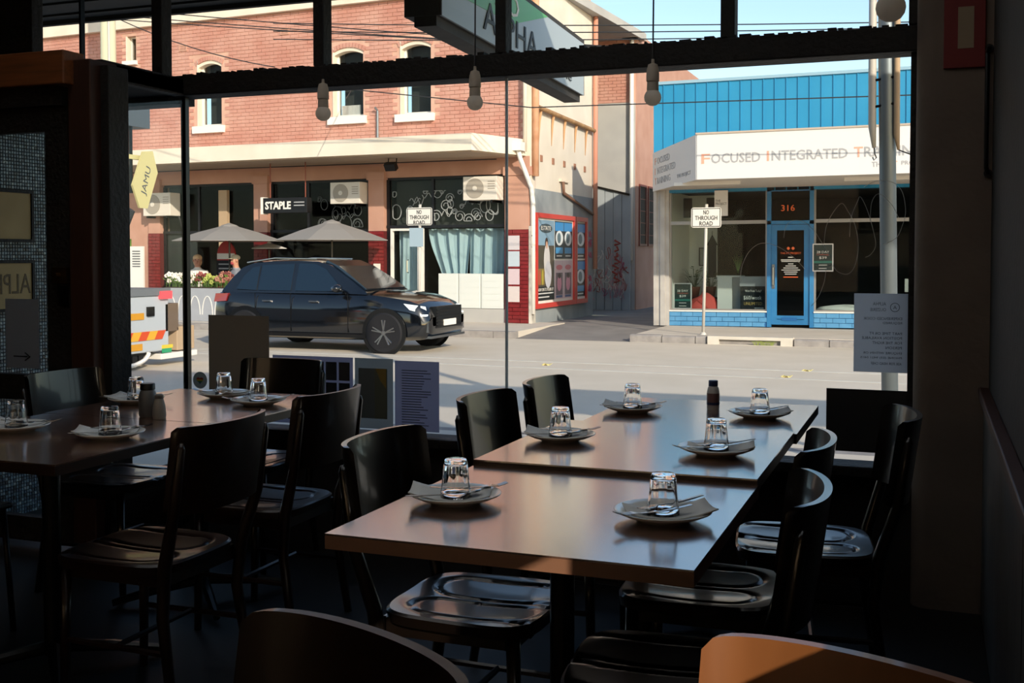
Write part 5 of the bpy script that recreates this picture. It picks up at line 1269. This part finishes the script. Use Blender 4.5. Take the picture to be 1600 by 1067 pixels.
B(MR).box(4.85, 5.12, .3, .5, .6, .85).box(4.95, 5.02, .37, .43, .215, .6).build('box', m_greywall, t); B(MR).tube([(4.98, .38, .85), (4.99, .38, 1.05), (4.97, .37, 1.2)], [.02, .015, .002], 5).build('leaf_blade', mat('blade_green', '6a8a4a', .7), t)
# ================================================================ car
MC = Matrix.Translation((-11.38, 16.60, -.23))
car = thing('car', 'dark blue-black compact SUV driving past on the road', 'car', (-9.4, 16.60, -.23))
def ring_low(x, zb, zt, hw, crown):
    return [(x, -hw*.86, zb), (x, -hw*.97, zb + .06), (x, -hw, zb + .22), (x, -hw*.99, zb + (zt - zb)*.62), (x, -hw*.965, zt - .10), (x, -hw*.90, zt - .02), (x, -hw*.5, zt + crown), (x, 0, zt + crown*1.25),
            (x, hw*.5, zt + crown), (x, hw*.90, zt - .02), (x, hw*.965, zt - .10), (x, hw*.99, zt*1 - (zt - zb)*.38), (x, hw, zb + .22), (x, hw*.97, zb + .06), (x, hw*.86, zb)]
ST = [(.0, .42, .80, .70, .0), (.03, .34, .90, .78, .0), (.12, .27, .96, .83, .0), (.35, .22, .985, .87, .0), (.8, .20, .975, .875, 0), (1.4, .20, .96, .875, 0), (2.0, .20, .95, .875, 0), (2.55, .20, .95, .875, .0), (2.85, .20, .95, .872, .03),
      (3.1, .20, .935, .87, .045), (3.4, .21, .90, .86, .05), (3.65, .21, .86, .84, .045), (3.82, .22, .80, .79, .03), (3.92, .24, .70, .74, .015), (3.98, .30, .60, .68, .0), (4.0, .36, .54, .62, 0)]
B(MC).loft([ring_low(*s) for s in ST]).build('body', m_car, car, auto=True)
def ring_top(x, zb, zt, hb, ht): return [(x, -hb, zb), (x, -(hb*.55 + ht*.45), zb + (zt - zb)*.5), (x, -ht*1.02, zt - .05*(zt - zb)), (x, -ht*.8, zt), (x, 0, zt + .012), (x, ht*.8, zt), (x, ht*1.02, zt - .05*(zt - zb)), (x, (hb*.55 + ht*.45), zb + (zt - zb)*.5), (x, hb, zb)]
GT = [(.16, .94, .98, .78, .74), (.32, .94, 1.20, .79, .68), (.50, .94, 1.38, .80, .64), (.70, .94, 1.455, .805, .62), (1.1, .94, 1.49, .81, .62), (1.6, .94, 1.50, .81, .62), (1.95, .94, 1.485, .81, .62), (2.2, .94, 1.42, .81, .64), (2.6, .94, 1.17, .81, .70), (2.92, .93, .955, .80, .76)]
B(MC).loft([ring_top(*s) for s in GT]).build('cabin', m_car, car, auto=True)
def side_y(z): return .81 - (.81 - .625) * (z - .94) / .55 + .014
def win(poly, name='side_window'):
    for s in (-1, 1):
        P = [(x, s*side_y(z), z) for x, z in poly] + [(x, s*(side_y(z) - .03), z) for x, z in poly]; n = len(poly)
        B(MC).add(P, [tuple(range(n)), tuple(range(2*n-1, n-1, -1))] + [(i, (i+1) % n, n+(i+1) % n, n+i) for i in range(n)]).build(name, m_carglass, car)
win([(.46, 1.0), (.86, .985), (.86, 1.38), (.72, 1.36), (.58, 1.22)], 'quarter_window'); win([(.90, .985), (1.52, .98), (1.52, 1.42), (.90, 1.40)]); win([(1.60, .98), (2.52, .98), (2.36, 1.12), (2.12, 1.34), (1.92, 1.42), (1.60, 1.43)])
wsP = []
for x, z, hw in ((2.06, 1.47, .56), (2.30, 1.375, .60), (2.62, 1.175, .66), (2.86, 1.01, .70)): wsP.append([(x + .012, -hw, z + .012), (x + .012, hw, z + .012)])
v = [p for r in wsP for p in r]; B(MC).add(v + [(p[0] - .03, p[1], p[2] - .03) for p in v], [(0, 1, 3, 2), (2, 3, 5, 4), (4, 5, 7, 6), (8, 10, 11, 9), (10, 12, 13, 11), (12, 14, 15, 13), (0, 8, 9, 1), (6, 7, 15, 14), (0, 2, 10, 8), (2, 4, 12, 10), (4, 6, 14, 12), (1, 9, 11, 3), (3, 11, 13, 5), (5, 13, 15, 7)]).build('windscreen', m_carglass, car, smooth=False)
def wheel(x, s):
    y = s*.80
    ty = B(MC).lathe([(.20, -.10), (.30, -.105), (.325, -.08), (.33, 0), (.325, .08), (.30, .105), (.20, .10)], (x, y, .33), 36, 'Y').build('wheel', m_tyre, car, auto=True)
    B(MC).lathe([(.215, -.02), (.235, 0), (.235, .09), (.205, .10), (.2, .03)], (x, y if s > 0 else y - .0, .33), 36, 'Y').build('rim_ring', m_rim, ty) if s > 0 else B(MC).lathe([(.2, -.03), (.205, -.10), (.235, -.09), (.235, 0), (.215, .02)], (x, y, .33), 36, 'Y').build('rim_ring', m_rim, ty)
    B(MC).lathe([(.001, -.07), (.205, -.07), (.205, .07), (.001, .07)], (x, y, .33), 28, 'Y').build('rim_well', m_black, ty)
    for k in range(5):
        a = 2*PI*k/5 + .3
        for d in (-.13, .13):
            B(MC).tube([(x + .03*math.cos(a), y + s*.085, .33 + .03*math.sin(a)), (x + .21*math.cos(a + d), y + s*.095, .33 + .21*math.sin(a + d))], .021, 6).build('spoke', m_rim, ty)
    B(MC).lathe([(.001, -.102), (.04, -.10), (.04, .10), (.001, .102)], (x, y, .33), 14, 'Y').build('hub', m_rim, ty)
    B(MC).lathe([(.33, -.01), (.385, -.01), (.385, .01), (.33, .01)], (x, s*.872, .34), 36, 'Y').build('wheel_arch', m_black, ty)
for x in (.68, 3.27):
    for s in (-1, 1): wheel(x, s)
for s in (-1, 1):
    B(MC).add([(3.70, s*.835, .70), (3.93, s*.66, .62), (3.90, s*.67, .75), (3.60, s*.85, .80), (3.66, s*.79, .70), (3.88, s*.62, .62), (3.86, s*.63, .75), (3.56, s*.80, .80)], [(0, 1, 2, 3), (4, 7, 6, 5), (0, 4, 5, 1), (1, 5, 6, 2), (2, 6, 7, 3), (3, 7, 4, 0)]).build('headlight', mat('headlight', 'd5dde2', .1, coat=1), car)
    B(MC).box(3.84, 3.94, s*.70 - .05, s*.70 + .05, .60, .625).build('running_light', mat('running_light', 'f4f4ee', .3, emit=1.2), car)
    B(MC).box(3.86, 3.965, s*.62 - .09, s*.62 + .09, .34, .50).build('air_intake', m_rim, car)
    B(MC).ell((2.48, s*.96, 1.03), (.075, .11, .07), 14, 10).tube([(2.50, s*.80, .99), (2.49, s*.92, 1.0)], .025).build('mirror', m_car, car, smooth=True)
    B(MC).ell((2.44, s*.97, 1.03), (.05, .09, .05), 12, 8).build('mirror_cap', m_rim, car, smooth=True)
    for x in (1.02, 1.90): B(MC).box(x, x + .16, s*.872 - .012, s*.872 + .012, .80, .825).build('door_handle', m_steel, car)
    B(MC).add([(.015, s*.80, .78), (.30, s*.868, .80), (.34, s*.862, .93), (.05, s*.80, .92), (.015, s*.62, .78), (.30, s*.80, .80), (.34, s*.80, .93), (.05, s*.62, .92)], [(0, 1, 2, 3), (4, 7, 6, 5), (0, 4, 5, 1), (1, 5, 6, 2), (2, 6, 7, 3), (3, 7, 4, 0)]).build('tail_light', mat('tail_red', 'a02a2c', .2, coat=1), car)
    B(MC).box(.95, 2.95, s*.88 - .01, s*.88 + .01, .24, .30).build('side_skirt', m_black, car)
    B(MC).tube([(.55, s*.60, 1.44), (1.1, s*.60, 1.515), (1.9, s*.60, 1.50)], .012, 6).build('roof_rail', m_steel, car)
    for x in (.88, 1.56, 2.62): B(MC).box(x - .004, x + .004, s*.873 - .006, s*.873 + .004, .32, .94).build('door_seam', m_black, car)
gr = B(MC).box(3.90, 4.01, -.50, .50, .40, .74).build('grille', m_black, car)
for k in range(6): B(MC).box(4.005, 4.02, -.48, .48, .43 + k*.05, .445 + k*.05).build('grille_bar', m_steel_d, gr)
B(MC).box(4.015, 4.03, -.24, .24, .43, .53).build('number_plate', m_white, car)
B(MC).box(3.86, 4.0, -.66, .66, .24, .28).build('splitter', m_rim, car)
# ================================================================ utility truck, its striped rear seen through the side light
TX, TY = -10.1, 11.1
MT = Matrix.Translation((TX, TY, -.23))     # local: rear face at x = 0 looking towards +x, near side y = 0, front towards -x
tk = thing('utility_truck', 'pale grey utility truck with striped rear and lifting arm beyond the side light', 'truck', (TX - 2.5, TY + .9, -.23))
B(MT).box(-3.6, 0, 0, 1.88, .22, 1.0).build('tray_body', m_truck, tk, bevel=.02)
B(MT).box(-3.6, .02, .0, 1.9, 1.0, 1.10).build('tray_rail', mat('truck_rail', '6d7276', .5), tk)
B(MT).box(-5.4, -3.7, .0, 1.85, .4, 2.0).build('cab', m_truck, tk, bevel=.08)
B(MT).box(-5.1, -3.9, -.01, 1.86, 1.25, 1.8).build('cab_window', m_carglass, tk)
B(MT).box(-5.4, -.1, .35, 1.5, .18, .26).build('chassis', m_black, tk)
for x in (-.55, -4.6):
    for y in (.12, 1.73):
        wh = B(MT).lathe([(.2, -.12), (.34, -.125), (.37, 0), (.34, .125), (.2, .12)], (x, y, .37), 32, 'Y').build('wheel', m_tyre, tk, auto=True)
        B(MT).lathe([(.001, -.10), (.2, -.10), (.22, -.02), (.22, .02), (.2, .10), (.001, .10)], (x, y, .37), 24, 'Y').build('rim', m_white, wh)
for k in range(10):
    a = .02 + k*.17; c = '#d0502c' if k % 2 else '#e0a838'
    B(MT).add([(.012, a, .39), (.012, a + .17, .39), (.012, a + .25, .51), (.012, a + .08, .51), (-.004, a, .39), (-.004, a + .17, .39), (-.004, a + .25, .51), (-.004, a + .08, .51)], [(0, 1, 2, 3), (4, 7, 6, 5), (0, 4, 5, 1), (1, 5, 6, 2), (2, 6, 7, 3), (3, 7, 4, 0)]).build('chevron', mat('chev' + c, c, .5), tk)
for z, y in ((.68, .96), (.26, .92)): B(MT).box(-.004, .012, y, y + .38, z, z + .09).build('warning_label', mat('label_orange', 'd0942c', .5), tk)
B(MT).box(-.004, .03, 1.40, 1.54, .72, .85).build('latch', m_steel_d, tk)
B(MT).box(-.02, .05, 1.66, 1.90, .95, 1.06).build('tail_light', mat('tail_red_lit', 'd84a50', .3, emit=.6), tk)
B(MT).box(-.05, .05, .02, .26, .95, 1.06).build('tail_light', mat('tail_red_lit', 'd84a50', .3, emit=.6), tk)
B(MT).box(-.30, .0, 1.80, 2.10, .48, .88).build('tool_box', mat('toolbox_brown', '6b5a4a', .7), tk, bevel=.01)
B(MT).box(-.35, .0, 2.06, 2.46, .20, .54).build('side_crate', m_tan, tk, bevel=.01)
B(MT).box(-.35, .02, 1.68, 2.50, .10, .18).build('side_step', m_white, tk, bevel=.01)
B(MT).box(.0, .012, 1.72, 1.95, .25, .30).build('yellow_plate', mat('plate_yellow', 'd8c040', .5), tk); B(MT).box(0, .012, 1.72, 1.92, .19, .25).build('green_plate', mat('plate_green', '2f9a6a', .5), tk)
for k in range(5): B(MT).box(.0, .012, .70 + k*.13, .80 + k*.13, .10, .19).build('rear_marker', m_black, tk)
B(MT).tube([(.02, .62 + .5*math.cos(a)*1.0 + .3, .22 - .16*math.sin(a)) for a in [PI*k/14 for k in range(15)]], .03, 6).build('tow_bar', m_white, tk)
# lifting arm, rack and rhombus sign
B(MT).tube([(-1.2, .6, 1.1), (-.7, .85, 1.5), (-.3, 1.1, 1.85), (-.1, 1.18, 2.2)], [.22, .22, .18, .10], 8).build('lifting_arm', mat('arm_dark', '23282e', .6), tk)
B(MT).lathe([(.34, 0), (.30, .25), (.2, .5)], (-1.2, .7, 1.10), 14).build('turntable', mat('arm_blue', '8296a6', .6), tk)
B(MT).box(-.08, -.02, .0, 1.35, 2.86, 2.92).build('rack_rail', m_yellow, tk)
B(MT).box(-.08, -.02, .0, 1.50, 3.62, 3.68).build('rack_rail', m_galv, tk)
for k in range(9): B(MT).box(-.07, -.03, .05 + k*.14, .075 + k*.14, 2.4, 3.64).build('rack_bar', m_steel_d, tk)
B(MT).box(-.3, -.0, .95, 1.52, 3.30, 3.62).build('rack_lamp', mat('rack_lamp', '4d565c', .5), tk)
for y in (.02, 1.0): B(MT).box(-.10, -.02, y, y + .07, 1.0, 3.62).build('rack_post', m_galv, tk)
sgp = B(MT).prism([(1.30, 2.97), (1.50, 2.99), (1.60, 2.70), (1.38, 2.20), (1.22, 2.20), (1.08, 2.50)], 0, .03, .06).build('rhombus_sign', m_yellow, tk)
text('JAMU', 'lettering', m_inkg, sgp, MT @ east(.063, 1.36, 2.36) @ Matrix.Rotation(R_(72), 4, 'Z'), w=.40, h=.13, ext=.001)
